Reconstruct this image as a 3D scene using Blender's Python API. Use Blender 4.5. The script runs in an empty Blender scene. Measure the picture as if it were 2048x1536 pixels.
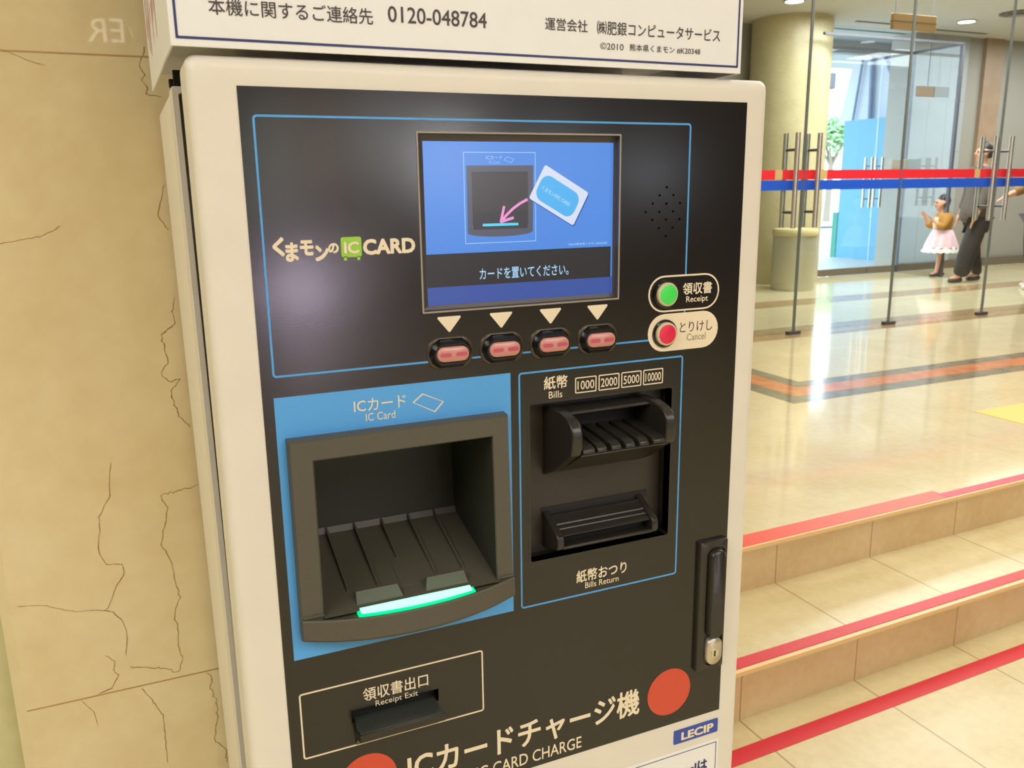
import bpy, bmesh, math, random
from mathutils import Vector, Matrix
random.seed(7)
S = bpy.context.scene
COL = S.collection
EYE = 1.39                       # camera height above the lower floor
FY, U0, WZ = 0.61467, 0.07573, 1.45809   # machine face plane, left edge and top edge of its black panel

# ------------------------------------------------------------------ camera, world, lights, exposure
cam_d = bpy.data.cameras.new('camera')
cam = bpy.data.objects.new('camera', cam_d); COL.objects.link(cam)
R = ((0.9130630617504368, -0.4075986896880512, -0.013384820936490573),
     (-0.10372344554638412, -0.2003596619306018, -0.9742163274730317),
     (0.3944075203528762, 0.8909092625153466, -0.22521854686827378))
cm = Matrix.Identity(4)
for i in range(3):
    cm[i][0] = R[0][i]; cm[i][1] = -R[1][i]; cm[i][2] = -R[2][i]
cm[2][3] = EYE
cam.matrix_world = cm
cam_d.sensor_width = 36.0
cam_d.lens = 1700.0 / 2048.0 * 36.0
cam_d.clip_start = 0.02; cam_d.clip_end = 200
cam_d.dof.use_dof = True
cam_d.dof.focus_distance = 0.80
cam_d.dof.aperture_fstop = 20.0
S.camera = cam

S.view_settings.view_transform = 'Standard'
S.view_settings.look = 'None'
S.view_settings.exposure = 0.0
S.view_settings.gamma = 1.0
S.view_settings.use_curve_mapping = False

W = bpy.data.worlds.new('sky'); S.world = W; W.use_nodes = True
wn = W.node_tree.nodes; wl = W.node_tree.links
bg = wn['Background']; bg.inputs[1].default_value = 6.2
tc = wn.new('ShaderNodeTexCoord'); sx = wn.new('ShaderNodeSeparateXYZ'); rp = wn.new('ShaderNodeValToRGB')
wl.new(tc.outputs['Generated'], sx.inputs[0]); wl.new(sx.outputs[2], rp.inputs[0]); wl.new(rp.outputs[0], bg.inputs[0])
rp.color_ramp.elements[0].position = 0.0; rp.color_ramp.elements[0].color = (0.95, 0.97, 1.0, 1)
rp.color_ramp.elements[1].position = 0.6; rp.color_ramp.elements[1].color = (0.70, 0.85, 1.0, 1)

def area(name, loc, sx_, sy_, power, color):
    l = bpy.data.lights.new(name, 'AREA'); l.shape = 'RECTANGLE'; l.size = sx_; l.size_y = sy_
    l.energy = power; l.color = color
    o = bpy.data.objects.new(name, l); COL.objects.link(o); o.location = loc
    return o
WARM = (1.0, 0.98, 0.94)  # large unseen area lights added below the ceiling as ambient fill
area('ceiling_fill_hall', (1.3, -2.2, 3.06), 3.0, 1.6, 94, WARM)
area('ceiling_fill_left', (-2.2, -0.8, 3.06), 1.6, 2.0, 84, WARM)  # fill added to brighten the marble wall and the cabinet's left side
area('ceiling_fill_rear', (2.5, -5.0, 3.06), 4.0, 1.2, 50, WARM)
area('ceiling_fill_steps', (3.4, 1.6, 3.06), 2.4, 2.0, 84, WARM)
area('ceiling_fill_landing', (5.2, 3.9, 3.06), 2.6, 1.0, 62, WARM)
area('ceiling_fill_lobby', (7.3, 6.2, 3.06), 2.6, 1.2, 140, (1.0, 0.98, 0.95))
area('ceiling_fill_lobby_right', (10.5, 6.4, 3.06), 2.4, 1.2, 95, (1.0, 0.98, 0.95))

# ------------------------------------------------------------------ helpers
def lin(c):
    return tuple(((v/255)/12.92 if v/255 <= 0.04045 else ((v/255+0.055)/1.055)**2.4) for v in c[:3]) + (1.0,)
MATS = {}
def mat(name, rgb, rough=0.5, spec=0.5, metal=0.0, noise=0.0, scale=60.0, bump=0.0, emit=None, estr=0.0, coat=0.0):
    if name in MATS: return MATS[name]
    m = bpy.data.materials.new(name); m.use_nodes = True
    nt = m.node_tree; b = nt.nodes['Principled BSDF']
    c = lin(rgb)
    b.inputs['Base Color'].default_value = c
    b.inputs['Roughness'].default_value = rough
    b.inputs['Specular IOR Level'].default_value = spec
    b.inputs['Metallic'].default_value = metal
    b.inputs['Coat Weight'].default_value = coat
    if emit:
        b.inputs['Emission Color'].default_value = lin(emit); b.inputs['Emission Strength'].default_value = estr
    if noise or bump:
        t = nt.nodes.new('ShaderNodeTexCoord'); n = nt.nodes.new('ShaderNodeTexNoise')
        n.inputs['Scale'].default_value = scale; n.inputs['Detail'].default_value = 4
        nt.links.new(t.outputs['Object'], n.inputs['Vector'])
        if noise:
            r = nt.nodes.new('ShaderNodeValToRGB')
            r.color_ramp.elements[0].position = 0.3; r.color_ramp.elements[1].position = 0.7
            r.color_ramp.elements[0].color = tuple(v*(1-noise) for v in c[:3])+(1,)
            r.color_ramp.elements[1].color = tuple(min(1, v*(1+noise)) for v in c[:3])+(1,)
            nt.links.new(n.outputs['Fac'], r.inputs[0]); nt.links.new(r.outputs[0], b.inputs['Base Color'])
        if bump:
            bp = nt.nodes.new('ShaderNodeBump'); bp.inputs['Strength'].default_value = bump; bp.inputs['Distance'].default_value = 0.001
            nt.links.new(n.outputs['Fac'], bp.inputs['Height']); nt.links.new(bp.outputs[0], b.inputs['Normal'])
    MATS[name] = m
    return m

def stone(name, a, b_, c_, rough=0.12, spec=0.5, scale=2.0, veins=0.0, tile=None, joint=(150, 125, 85), jw=0.004, mottle=0.15):
    """polished stone: three tones mixed by noise, thin veins, optional tile joints (tile = sizes, offsets in object space)"""
    m = bpy.data.materials.new(name); m.use_nodes = True; nt = m.node_tree; N = nt.nodes; L = nt.links
    p = N['Principled BSDF']; p.inputs['Roughness'].default_value = rough; p.inputs['Specular IOR Level'].default_value = spec
    t = N.new('ShaderNodeTexCoord')
    n = N.new('ShaderNodeTexNoise'); n.inputs['Scale'].default_value = scale; n.inputs['Detail'].default_value = 8; n.inputs['Roughness'].default_value = 0.62; n.inputs['Distortion'].default_value = 0.8
    L.new(t.outputs['Object'], n.inputs['Vector'])
    r = N.new('ShaderNodeValToRGB'); r.color_ramp.elements[0].position = 0.32; r.color_ramp.elements[1].position = 0.70
    r.color_ramp.elements[0].color = lin(a); r.color_ramp.elements[1].color = lin(c_)
    e = r.color_ramp.elements.new(0.5); e.color = lin(b_)
    L.new(n.outputs['Fac'], r.inputs[0]); out = r.outputs[0]
    # fine mottling
    n2 = N.new('ShaderNodeTexNoise'); n2.inputs['Scale'].default_value = scale*14; n2.inputs['Detail'].default_value = 5
    L.new(t.outputs['Object'], n2.inputs['Vector'])
    mx = N.new('ShaderNodeMixRGB'); mx.blend_type = 'OVERLAY'; mx.inputs[0].default_value = mottle
    L.new(out, mx.inputs[1]); L.new(n2.outputs['Fac'], mx.inputs[2]); out = mx.outputs[0]
    if veins:
        n3 = N.new('ShaderNodeTexNoise'); n3.inputs['Scale'].default_value = scale*1.3; n3.inputs['Detail'].default_value = 9; n3.inputs['Roughness'].default_value = 0.6
        L.new(t.outputs['Object'], n3.inputs['Vector'])
        s1 = N.new('ShaderNodeMath'); s1.operation = 'SUBTRACT'; s1.inputs[1].default_value = 0.5; L.new(n3.outputs['Fac'], s1.inputs[0])
        s2 = N.new('ShaderNodeMath'); s2.operation = 'ABSOLUTE'; L.new(s1.outputs[0], s2.inputs[0])
        s3 = N.new('ShaderNodeMath'); s3.operation = 'LESS_THAN'; s3.inputs[1].default_value = 0.004; L.new(s2.outputs[0], s3.inputs[0])
        s4 = N.new('ShaderNodeMath'); s4.operation = 'MULTIPLY'; s4.inputs[1].default_value = veins; L.new(s3.outputs[0], s4.inputs[0])
        mv = N.new('ShaderNodeMixRGB'); mv.inputs[2].default_value = lin(joint)
        L.new(s4.outputs[0], mv.inputs[0]); L.new(out, mv.inputs[1]); out = mv.outputs[0]
    if tile:
        sp = N.new('ShaderNodeSeparateXYZ'); L.new(t.outputs['Object'], sp.inputs[0])
        prev = None
        for ax, (size, off) in enumerate(tile):
            if not size: continue
            a1 = N.new('ShaderNodeMath'); a1.operation = 'SUBTRACT'; a1.inputs[1].default_value = off - size*50; L.new(sp.outputs[ax], a1.inputs[0])
            a2 = N.new('ShaderNodeMath'); a2.operation = 'MODULO'; a2.inputs[1].default_value = size; L.new(a1.outputs[0], a2.inputs[0])
            a3 = N.new('ShaderNodeMath'); a3.operation = 'LESS_THAN'; a3.inputs[1].default_value = jw; L.new(a2.outputs[0], a3.inputs[0])
            if prev is None: prev = a3
            else:
                q = N.new('ShaderNodeMath'); q.operation = 'MAXIMUM'; L.new(prev.outputs[0], q.inputs[0]); L.new(a3.outputs[0], q.inputs[1]); prev = q
        mj = N.new('ShaderNodeMixRGB'); mj.inputs[2].default_value = lin(joint)
        sj = N.new('ShaderNodeMath'); sj.operation = 'MULTIPLY'; sj.inputs[1].default_value = 0.75; L.new(prev.outputs[0], sj.inputs[0])
        L.new(sj.outputs[0], mj.inputs[0]); L.new(out, mj.inputs[1]); out = mj.outputs[0]
    L.new(out, p.inputs['Base Color'])
    return m

def glass_mat(name, tint=(0.93, 0.97, 0.97), refl=1.0):
    m = bpy.data.materials.new(name); m.use_nodes = True; nt = m.node_tree; N = nt.nodes; L = nt.links
    N.remove(N['Principled BSDF'])
    out = N['Material Output']; tr = N.new('ShaderNodeBsdfTransparent'); gl = N.new('ShaderNodeBsdfGlossy'); mx = N.new('ShaderNodeMixShader')
    tr.inputs[0].default_value = tint + (1,); gl.inputs['Roughness'].default_value = 0.02
    lw = N.new('ShaderNodeLayerWeight'); pw = N.new('ShaderNodeMath'); pw.operation = 'POWER'; pw.inputs[1].default_value = 5.0
    k = N.new('ShaderNodeMath'); k.operation = 'MULTIPLY_ADD'; k.inputs[1].default_value = 0.9*refl; k.inputs[2].default_value = 0.04*refl
    lw.inputs['Blend'].default_value = 0.5
    L.new(lw.outputs['Facing'], pw.inputs[0]); L.new(pw.outputs[0], k.inputs[0]); L.new(k.outputs[0], mx.inputs[0])
    L.new(tr.outputs[0], mx.inputs[1]); L.new(gl.outputs[0], mx.inputs[2]); L.new(mx.outputs[0], out.inputs[0])
    return m

def emat(name, rgb, strength=1.0, gloss=True):
    """a lit display pixel area behind a slightly glossy cover"""
    if name in MATS: return MATS[name]
    m = bpy.data.materials.new(name); m.use_nodes = True
    b = m.node_tree.nodes['Principled BSDF']
    b.inputs['Base Color'].default_value = (0.01, 0.01, 0.012, 1); b.inputs['Roughness'].default_value = 0.22
    b.inputs['Specular IOR Level'].default_value = 0.5
    b.inputs['Emission Color'].default_value = lin(rgb); b.inputs['Emission Strength'].default_value = strength
    MATS[name] = m
    return m

def obj(name, bm, m, parent=None, smooth=True, bevel=0.0, segs=2, angle=35):
    me = bpy.data.meshes.new(name)
    bmesh.ops.remove_doubles(bm, verts=bm.verts, dist=1e-6)
    bmesh.ops.recalc_face_normals(bm, faces=bm.faces)
    bm.to_mesh(me); bm.free()
    ms = m if isinstance(m, (list, tuple)) else [m]
    for k in ms: me.materials.append(k)
    if smooth:
        for p in me.polygons: p.use_smooth = True
        me.set_sharp_from_angle(angle=math.radians(angle))
    o = bpy.data.objects.new(name, me); COL.objects.link(o)
    if parent is not None: o.parent = parent
    if bevel:
        b = o.modifiers.new('bevel', 'BEVEL'); b.width = bevel; b.segments = segs; b.limit_method = 'ANGLE'; b.angle_limit = math.radians(40)
        b.harden_normals = False
    return o

def tag(o, label=None, cat=None, group=None, kind=None):
    if label: o['label'] = label
    if cat: o['category'] = cat
    if group: o['group'] = group
    if kind: o['kind'] = kind
    return o
def empty(name, loc=(0, 0, 0), rz=0.0, parent=None):
    o = bpy.data.objects.new(name, None); COL.objects.link(o); o.location = loc; o.rotation_euler = (0, 0, rz)
    o.empty_display_size = 0.1
    if parent: o.parent = parent
    return o
def struct(name, bm, m, **k):
    o = obj(name, bm, m, **k); o['kind'] = 'structure'; return o

def quad(bm, pts, mi=0):
    f = bm.faces.new([bm.verts.new(Vector(p)) for p in pts]); f.material_index = mi; return f
def box(bm, x0, x1, y0, y1, z0, z1, mi=0):
    v = [bm.verts.new((x, y, z)) for x in (x0, x1) for y in (y0, y1) for z in (z0, z1)]
    for idx in ((0, 1, 3, 2), (4, 6, 7, 5), (0, 4, 5, 1), (2, 3, 7, 6), (0, 2, 6, 4), (1, 5, 7, 3)):
        f = bm.faces.new([v[i] for i in idx]); f.material_index = mi
    return v
def BOX(x0, x1, y0, y1, z0, z1):
    bm = bmesh.new(); box(bm, x0, x1, y0, y1, z0, z1); return bm
def tube(bm, p0, p1, r0, r1=None, n=16, caps=True):
    p0 = Vector(p0); p1 = Vector(p1); r1 = r0 if r1 is None else r1
    d = (p1-p0).normalized(); a = d.orthogonal().normalized(); b = d.cross(a)
    A = [bm.verts.new(p0+(a*math.cos(2*math.pi*i/n)+b*math.sin(2*math.pi*i/n))*r0) for i in range(n)]
    B = [bm.verts.new(p1+(a*math.cos(2*math.pi*i/n)+b*math.sin(2*math.pi*i/n))*r1) for i in range(n)]
    for i in range(n): bm.faces.new((A[i], A[(i+1) % n], B[(i+1) % n], B[i]))
    if caps: bm.faces.new(A[::-1]); bm.faces.new(B)
def lathe(bm, prof, c=(0, 0, 0), n=48):
    rings = [[bm.verts.new((c[0]+r*math.cos(2*math.pi*i/n), c[1]+r*math.sin(2*math.pi*i/n), c[2]+z)) for i in range(n)] for r, z in prof]
    for A, B in zip(rings, rings[1:]):
        for i in range(n): bm.faces.new((A[i], A[(i+1) % n], B[(i+1) % n], B[i]))
    bm.faces.new(rings[0][::-1]); bm.faces.new(rings[-1])

# ---- machine face coordinates in millimetres: u right, w down, n out of the face towards the viewer
def fp(u, w, n=0.0): return Vector((U0+u/1000, FY-n/1000, WZ-w/1000))
def fbox(bm, u0, u1, w0, w1, n0, n1, mi=0):
    a = fp(u0, w1, n1); b = fp(u1, w0, n0); return box(bm, a.x, b.x, a.y, b.y, a.z, b.z, mi)
def fpoly(bm, pts, n, n0=None, mi=0):
    """polygon in (u, w) at height n; with n0 also extruded back to n0"""
    top = [bm.verts.new(fp(u, w, n)) for u, w in pts]
    f = bm.faces.new(top); f.material_index = mi
    if n0 is not None:
        bot = [bm.verts.new(fp(u, w, n0)) for u, w in pts]
        k = len(pts)
        for i in range(k):
            f = bm.faces.new((top[i], top[(i+1) % k], bot[(i+1) % k], bot[i])); f.material_index = mi
        f = bm.faces.new(bot[::-1]); f.material_index = mi
def rrect(u0, u1, w0, w1, r, n=6):
    r = min(r, (u1-u0)/2-1e-4, (w1-w0)/2-1e-4); out = []
    for cx, cy, a0 in ((u1-r, w0+r, -90), (u1-r, w1-r, 0), (u0+r, w1-r, 90), (u0+r, w0+r, 180)):
        for i in range(n+1):
            a = math.radians(a0+90*i/n); out.append((cx+r*math.cos(a), cy+r*math.sin(a)))
    return out
def circ(u, w, r, n=40, ry=None): return [(u+r*math.cos(2*math.pi*i/n), w+(ry or r)*math.sin(2*math.pi*i/n)) for i in range(n)]
def ring(bm, outer, inner, n, n0=None, mi=0):
    k = len(outer)
    A = [bm.verts.new(fp(u, w, n)) for u, w in outer]; B = [bm.verts.new(fp(u, w, n)) for u, w in inner]
    for i in range(k): bm.faces.new((A[i], A[(i+1) % k], B[(i+1) % k], B[i])).material_index = mi
    if n0 is not None:
        A0 = [bm.verts.new(fp(u, w, n0)) for u, w in outer]; B0 = [bm.verts.new(fp(u, w, n0)) for u, w in inner]
        for i in range(k):
            j = (i+1) % k
            bm.faces.new((A0[i], A0[j], A[j], A[i])).material_index = mi; bm.faces.new((B[i], B[j], B0[j], B0[i])).material_index = mi
            bm.faces.new((A0[j], A0[i], B0[i], B0[j])).material_index = mi
def loft(bm, loops, close_ends=True):
    rows = [[bm.verts.new(p) for p in lp] for lp in loops]; k = len(rows[0])
    for A, B in zip(rows, rows[1:]):
        for i in range(k): bm.faces.new((A[i], A[(i+1) % k], B[(i+1) % k], B[i]))
    if close_ends: bm.faces.new(rows[0][::-1]); bm.faces.new(rows[-1])
def floop(pts, n): return [fp(u, w, n) for u, w in pts]
def prism_u(bm, prof, u0, u1, mi=0):
    """profile in (n, w) extruded from u0 to u1"""
    A = [bm.verts.new(fp(u0, w, n)) for n, w in prof]; B = [bm.verts.new(fp(u1, w, n)) for n, w in prof]; k = len(prof)
    bm.faces.new(A[::-1]).material_index = mi; bm.faces.new(B).material_index = mi
    for i in range(k): bm.faces.new((A[i], A[(i+1) % k], B[(i+1) % k], B[i])).material_index = mi
def plate(bm, rect, holes, n0, n1, mi=0):
    """a flat plate with rectangular through holes; rect and holes are (u0, u1, w0, w1)"""
    us = sorted(set([rect[0], rect[1]]+[h[0] for h in holes]+[h[1] for h in holes])); ws = sorted(set([rect[2], rect[3]]+[h[2] for h in holes]+[h[3] for h in holes]))
    us = [u for u in us if rect[0] <= u <= rect[1]]; ws = [w for w in ws if rect[2] <= w <= rect[3]]
    V = {}
    def v(i, j, n):
        if (i, j, n) not in V: V[(i, j, n)] = bm.verts.new(fp(us[i], ws[j], n))
        return V[(i, j, n)]
    def full(i, j):
        if i < 0 or j < 0 or i >= len(us)-1 or j >= len(ws)-1: return False
        cu, cw = (us[i]+us[i+1])/2, (ws[j]+ws[j+1])/2
        return not any(h[0] < cu < h[1] and h[2] < cw < h[3] for h in holes)
    for i in range(len(us)-1):
        for j in range(len(ws)-1):
            if not full(i, j): continue
            c = [(i, j), (i+1, j), (i+1, j+1), (i, j+1)]
            bm.faces.new([v(a, b, n1) for a, b in c]).material_index = mi; bm.faces.new([v(a, b, n0) for a, b in c][::-1]).material_index = mi
            for (di, dj), (p, q) in zip(((0, -1), (1, 0), (0, 1), (-1, 0)), ((c[0], c[1]), (c[1], c[2]), (c[2], c[3]), (c[3], c[0]))):
                if not full(i+di, j+dj):
                    bm.faces.new((v(p[0], p[1], n1), v(p[0], p[1], n0), v(q[0], q[1], n0), v(q[0], q[1], n1))).material_index = mi

def text_mesh(s, bold=0.0):
    cu = bpy.data.curves.new('lettering', 'FONT'); cu.body = s; cu.size = 1.0; cu.offset = bold; cu.resolution_u = 3
    cu.offset = 0.0
    o = bpy.data.objects.new('lettering', cu); COL.objects.link(o)
    dg = bpy.context.evaluated_depsgraph_get(); me = bpy.data.meshes.new_from_object(o.evaluated_get(dg))
    bpy.data.objects.remove(o); bpy.data.curves.remove(cu)
    if bold:                                   # heavier strokes: the glyphs repeated a hair's breadth around
        bm = bmesh.new(); k = 8 if bold > 0.012 else 4
        for i in range(k):
            a = 2*math.pi*i/k+0.39; mark = len(bm.verts); bm.from_mesh(me); bm.verts.ensure_lookup_table()
            for v in list(bm.verts)[mark:]: v.co.x += bold*math.cos(a); v.co.y += bold*math.sin(a); v.co.z = 0.02*i
        bm.to_mesh(me); bm.free()
    return me
def text(s, u0, u1, w0, w1, m, parent, n=0.45, bold=0.0, name='lettering', frame=None):
    """flat printed lettering fitted to the box u0..u1, w0..w1 of the face (or mapped by frame(u, w))"""
    me = text_mesh(s, bold)
    if not me.vertices: return None
    xs = [v.co.x for v in me.vertices]; ys = [v.co.y for v in me.vertices]
    x0, x1, y0, y1 = min(xs), max(xs), min(ys), max(ys)
    for v in me.vertices:
        u = u0+(v.co.x-x0)/max(1e-6, x1-x0)*(u1-u0); w = w1-(v.co.y-y0)/max(1e-6, y1-y0)*(w1-w0)
        v.co = (frame(u, w)-Vector((0, v.co.z/1000, 0))) if frame else fp(u, w, n+v.co.z)
    me.materials.clear(); me.materials.append(m)
    o = bpy.data.objects.new(name, me); COL.objects.link(o)
    if parent is not None: o.parent = parent
    return o

# ------------------------------------------------------------------ materials
M_beige = mat('beige_paint', (223, 215, 200), 0.38, 0.4, noise=0.02, scale=30, bump=0.05)
M_beige_side = mat('beige_paint_cabinet', (238, 231, 216), 0.34, 0.45, noise=0.02, scale=30)
M_white = mat('white_sign_film', (233, 231, 227), 0.4, 0.4, noise=0.01, scale=40)
M_navy = mat('navy_line', (40, 46, 104), 0.5)
M_ink = mat('dark_ink', (62, 52, 52), 0.5)
M_black = mat('black_panel_film', (27, 24, 22), 0.17, 0.6, noise=0.10, scale=900, bump=0.02)
M_print = mat('cream_print', (232, 216, 186), 0.45)
M_blue = mat('light_blue_print', (80, 160, 226), 0.4, noise=0.01, scale=500)
M_red = mat('orange_red_print', (206, 74, 50), 0.42)
M_green_logo = mat('lime_print', (150, 200, 62), 0.45)
M_grey = mat('dark_grey_plastic', (82, 77, 65), 0.48, 0.45, noise=0.06, scale=800, bump=0.12)
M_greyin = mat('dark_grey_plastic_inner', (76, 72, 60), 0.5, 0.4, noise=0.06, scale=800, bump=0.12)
M_blackpl = mat('black_plastic', (42, 39, 34), 0.28, 0.5, noise=0.05, scale=800, bump=0.05)
M_glossbl = mat('smoked_black_plastic', (20, 20, 19), 0.14, 0.6)
M_brownpl = mat('brown_black_plate', (56, 49, 42), 0.42, 0.45, noise=0.05, scale=800, bump=0.08)
M_gap = mat('rubber_seal', (30, 28, 26), 0.7)
M_chrome = mat('chrome', (215, 212, 205), 0.16, metal=1.0)
M_lock = mat('satin_lock', (205, 196, 178), 0.35, metal=0.8)
M_pink = mat('pink_cap', (198, 136, 126), 0.25, 0.5)
M_pinkin = mat('pink_cap_core', (190, 82, 98), 0.3)
M_btn_bezel = mat('button_bezel', (206, 190, 156), 0.3)
M_btn_green = mat('green_button', (60, 190, 74), 0.35, emit=(60, 215, 80), estr=0.25)
M_btn_red = mat('red_button', (200, 24, 60), 0.35, emit=(225, 30, 70), estr=0.22)
M_badge = mat('badge_blue', (44, 72, 160), 0.3)

M_wall = stone('beige_marble', (214, 194, 148), (220, 202, 158), (224, 209, 169), rough=0.015, spec=0.5, scale=2.6, veins=0.0)
M_wall2 = stone('pale_stone', (190, 184, 134), (197, 192, 144), (203, 198, 154), rough=0.25, scale=3)
M_vein = mat('rust_vein', (182, 146, 96), 0.35, 0.3, noise=0.25, scale=160)
M_joint = mat('stone_joint', (176, 140, 92), 0.6)
M_floor = stone('cream_floor_stone', (210, 194, 152), (215, 200, 160), (220, 207, 170), rough=0.09, spec=0.5, scale=2.2)
M_step = stone('cream_step_stone', (200, 184, 136), (207, 192, 147), (213, 200, 158), rough=0.28, spec=0.4, scale=2.6, tile=((0.417, 1.349), (0, 0), (0, 0)), joint=(150, 124, 80), jw=0.006)
M_riser = stone('tan_riser_stone', (204, 174, 128), (212, 184, 140), (218, 193, 152), rough=0.3, spec=0.4, scale=2.6, tile=((0.417, 1.349), (0, 0), (0, 0)), joint=(158, 122, 80), jw=0.005)
M_nose = mat('step_nosing', (236, 196, 140), 0.4)
M_tape_o = mat('orange_red_tape', (228, 82, 54), 0.45)
M_tape_r = mat('red_tape', (206, 34, 48), 0.45)
M_tape_p = mat('crimson_tape', (206, 38, 66), 0.45)
M_bgrey = stone('grey_border_stone', (120, 112, 92), (134, 126, 106), (146, 138, 118), rough=0.1, scale=9)
M_borange = stone('orange_border_stone', (196, 118, 74), (206, 132, 88), (214, 148, 104), rough=0.1, scale=9)
M_brownst = stone('brown_border_stone', (158, 130, 92), (170, 142, 104), (180, 152, 114), rough=0.12, scale=6)
M_yellow = mat('yellow_floor_film', (212, 182, 16), 0.35)
M_orange = mat('orange_floor_print', (214, 120, 24), 0.35)
M_ceil = mat('ceiling_paint', (206, 204, 198), 0.8, 0.2)
M_dark = mat('dark_slot', (92, 82, 74), 0.7)
M_col = stone('column_stone', (190, 178, 136), (196, 185, 144), (202, 191, 152), rough=0.3, scale=3)
M_bin = mat('bin_metal', (196, 192, 166), 0.32, 0.5, metal=0.35)
M_binlid = mat('bin_lid', (206, 194, 142), 0.4)
M_glass = glass_mat('door_glass')
M_glassb = glass_mat('lobby_glass', (0.92, 0.96, 0.98))
M_edge = mat('glass_edge', (118, 124, 120), 0.2, 0.6)
M_frame = mat('dark_frame', (92, 92, 100), 0.4, metal=0.4)
M_gred = mat('red_stripe', (226, 44, 58), 0.4)
M_gblue = mat('blue_stripe', (34, 88, 206), 0.4)
M_gtan = mat('stripe_gap', (206, 176, 120), 0.4)
M_wwhite = mat('white_wall_panel', (164, 170, 174), 0.4, 0.5)
M_wgrey = mat('grey_wall_panel', (154, 150, 142), 0.5)
M_pil = mat('brown_pilaster', (158, 134, 112), 0.4, noise=0.1, scale=8)
M_base = mat('dark_baseboard', (110, 98, 82), 0.3)
M_sign = mat('brown_sign', (190, 150, 100), 0.5)
M_signd = mat('dark_brown_sign', (122, 104, 84), 0.5)
M_lamp = mat('lamp_disc', (255, 250, 240), 0.4, emit=(255, 250, 238), estr=7)
M_bhall = mat('rear_hall_wall', (150, 140, 126), 0.5)

# ------------------------------------------------------------------ the setting
ZF, Z1, ZU, ZC = 0.0, 0.15, 0.30, 3.11
struct('floor', BOX(-4.0, 13.0, -8.0, 2.2, -0.1, ZF), M_step)
# stairs: built along x, turned by 1.7 degrees with the building's line
sr = empty('stairs'); sr['kind'] = 'structure'
ROT = Matrix.Rotation(math.radians(1.7), 4, 'Z'); PIV = Vector((1.5, 0, 0))
def srot(o):
    o.data.transform(Matrix.Translation(PIV) @ ROT @ Matrix.Translation(-PIV)); return o
srot(obj('tread', BOX(0.72, 13.0, 1.59, 1.96, Z1-0.02, Z1), M_step, sr))
srot(obj('riser', BOX(0.72, 13.0, 1.592, 1.96, 0, Z1-0.02), M_riser, sr))
srot(obj('riser', BOX(0.72, 13.0, 1.937, 2.0, Z1, ZU-0.02), M_riser, sr))
srot(obj('nosing', BOX(0.72, 13.0, 1.584, 1.597, Z1-0.012, Z1+0.0006), M_nose, sr))
srot(obj('nosing', BOX(0.72, 13.0, 1.929, 1.942, ZU-0.012, ZU+0.0006), M_nose, sr))
bm = bmesh.new(); box(bm, 0.72, 13.0, 1.937, 2.6, ZU-0.02, ZU-0.0003)
srot(obj('tread', bm, M_floor, sr))
struct('floor_landing', BOX(0.72, 13.0, 2.2, 8.15, ZU-0.30, ZU), M_floor)
def strip(name, x0, x1, y0, y1, z, m, label, rot=True, t=0.0012):
    o = obj(name, BOX(x0, x1, y0, y1, z, z+t), m)
    if rot: srot(o)
    return tag(o, label, 'tape')
strip('edge_tape', 0.76, 2.62, 1.937, 2.008, ZU+0.0007, M_tape_o, 'wide orange-red tape along the edge of the topmost step')
strip('edge_tape', 2.60, 9.0, 1.937, 1.977, ZU+0.0008, M_tape_p, 'narrow crimson tape continuing the topmost step edge to the right')
strip('edge_tape', 0.76, 8.0, 1.599, 1.640, Z1+0.0007, M_tape_r, 'red tape along the edge of the middle step')
strip('edge_tape', 0.76, 8.0, 1.452, 1.502, ZF+0.0002, M_tape_r, 'red tape stuck on the lower floor just before the first riser')

# inlaid borders of the landing
b0 = empty('floor_border'); b0['kind'] = 'structure'
def inlay(name, pts, m, z=ZU+0.0006):
    bm = bmesh.new(); lo = [bm.verts.new((x, y, z-0.004)) for x, y in pts]; hi = [bm.verts.new((x, y, z)) for x, y in pts]
    bm.faces.new(hi); bm.faces.new(lo[::-1])
    for i in range(len(pts)): bm.faces.new((lo[i], lo[(i+1) % len(pts)], hi[(i+1) % len(pts)], hi[i]))
    return obj(name, bm, m, b0)
def ell(name, o, i, m):
    x0, y0 = 3.0+o, 3.245+o; x1, y1 = 3.0+i, 3.245+i
    inlay(name, [(x0, y0), (12.5, y0), (12.5, y1), (x1, y1), (x1, 4.70), (x0, 4.70)], m)
ell('outer_strip', 0.0, 0.115, M_bgrey); ell('middle_strip', 0.115, 0.265, M_borange); ell('inner_strip', 0.265, 0.37, M_bgrey)
inlay('threshold_strip', [(0.8, 4.72), (12.9, 4.72), (12.9, 5.12), (0.8, 5.12)], M_brownst)
inlay('cross_strip', [(0.8, 6.03), (12.9, 6.03), (12.9, 6.36), (0.8, 6.36)], M_brownst)

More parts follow.
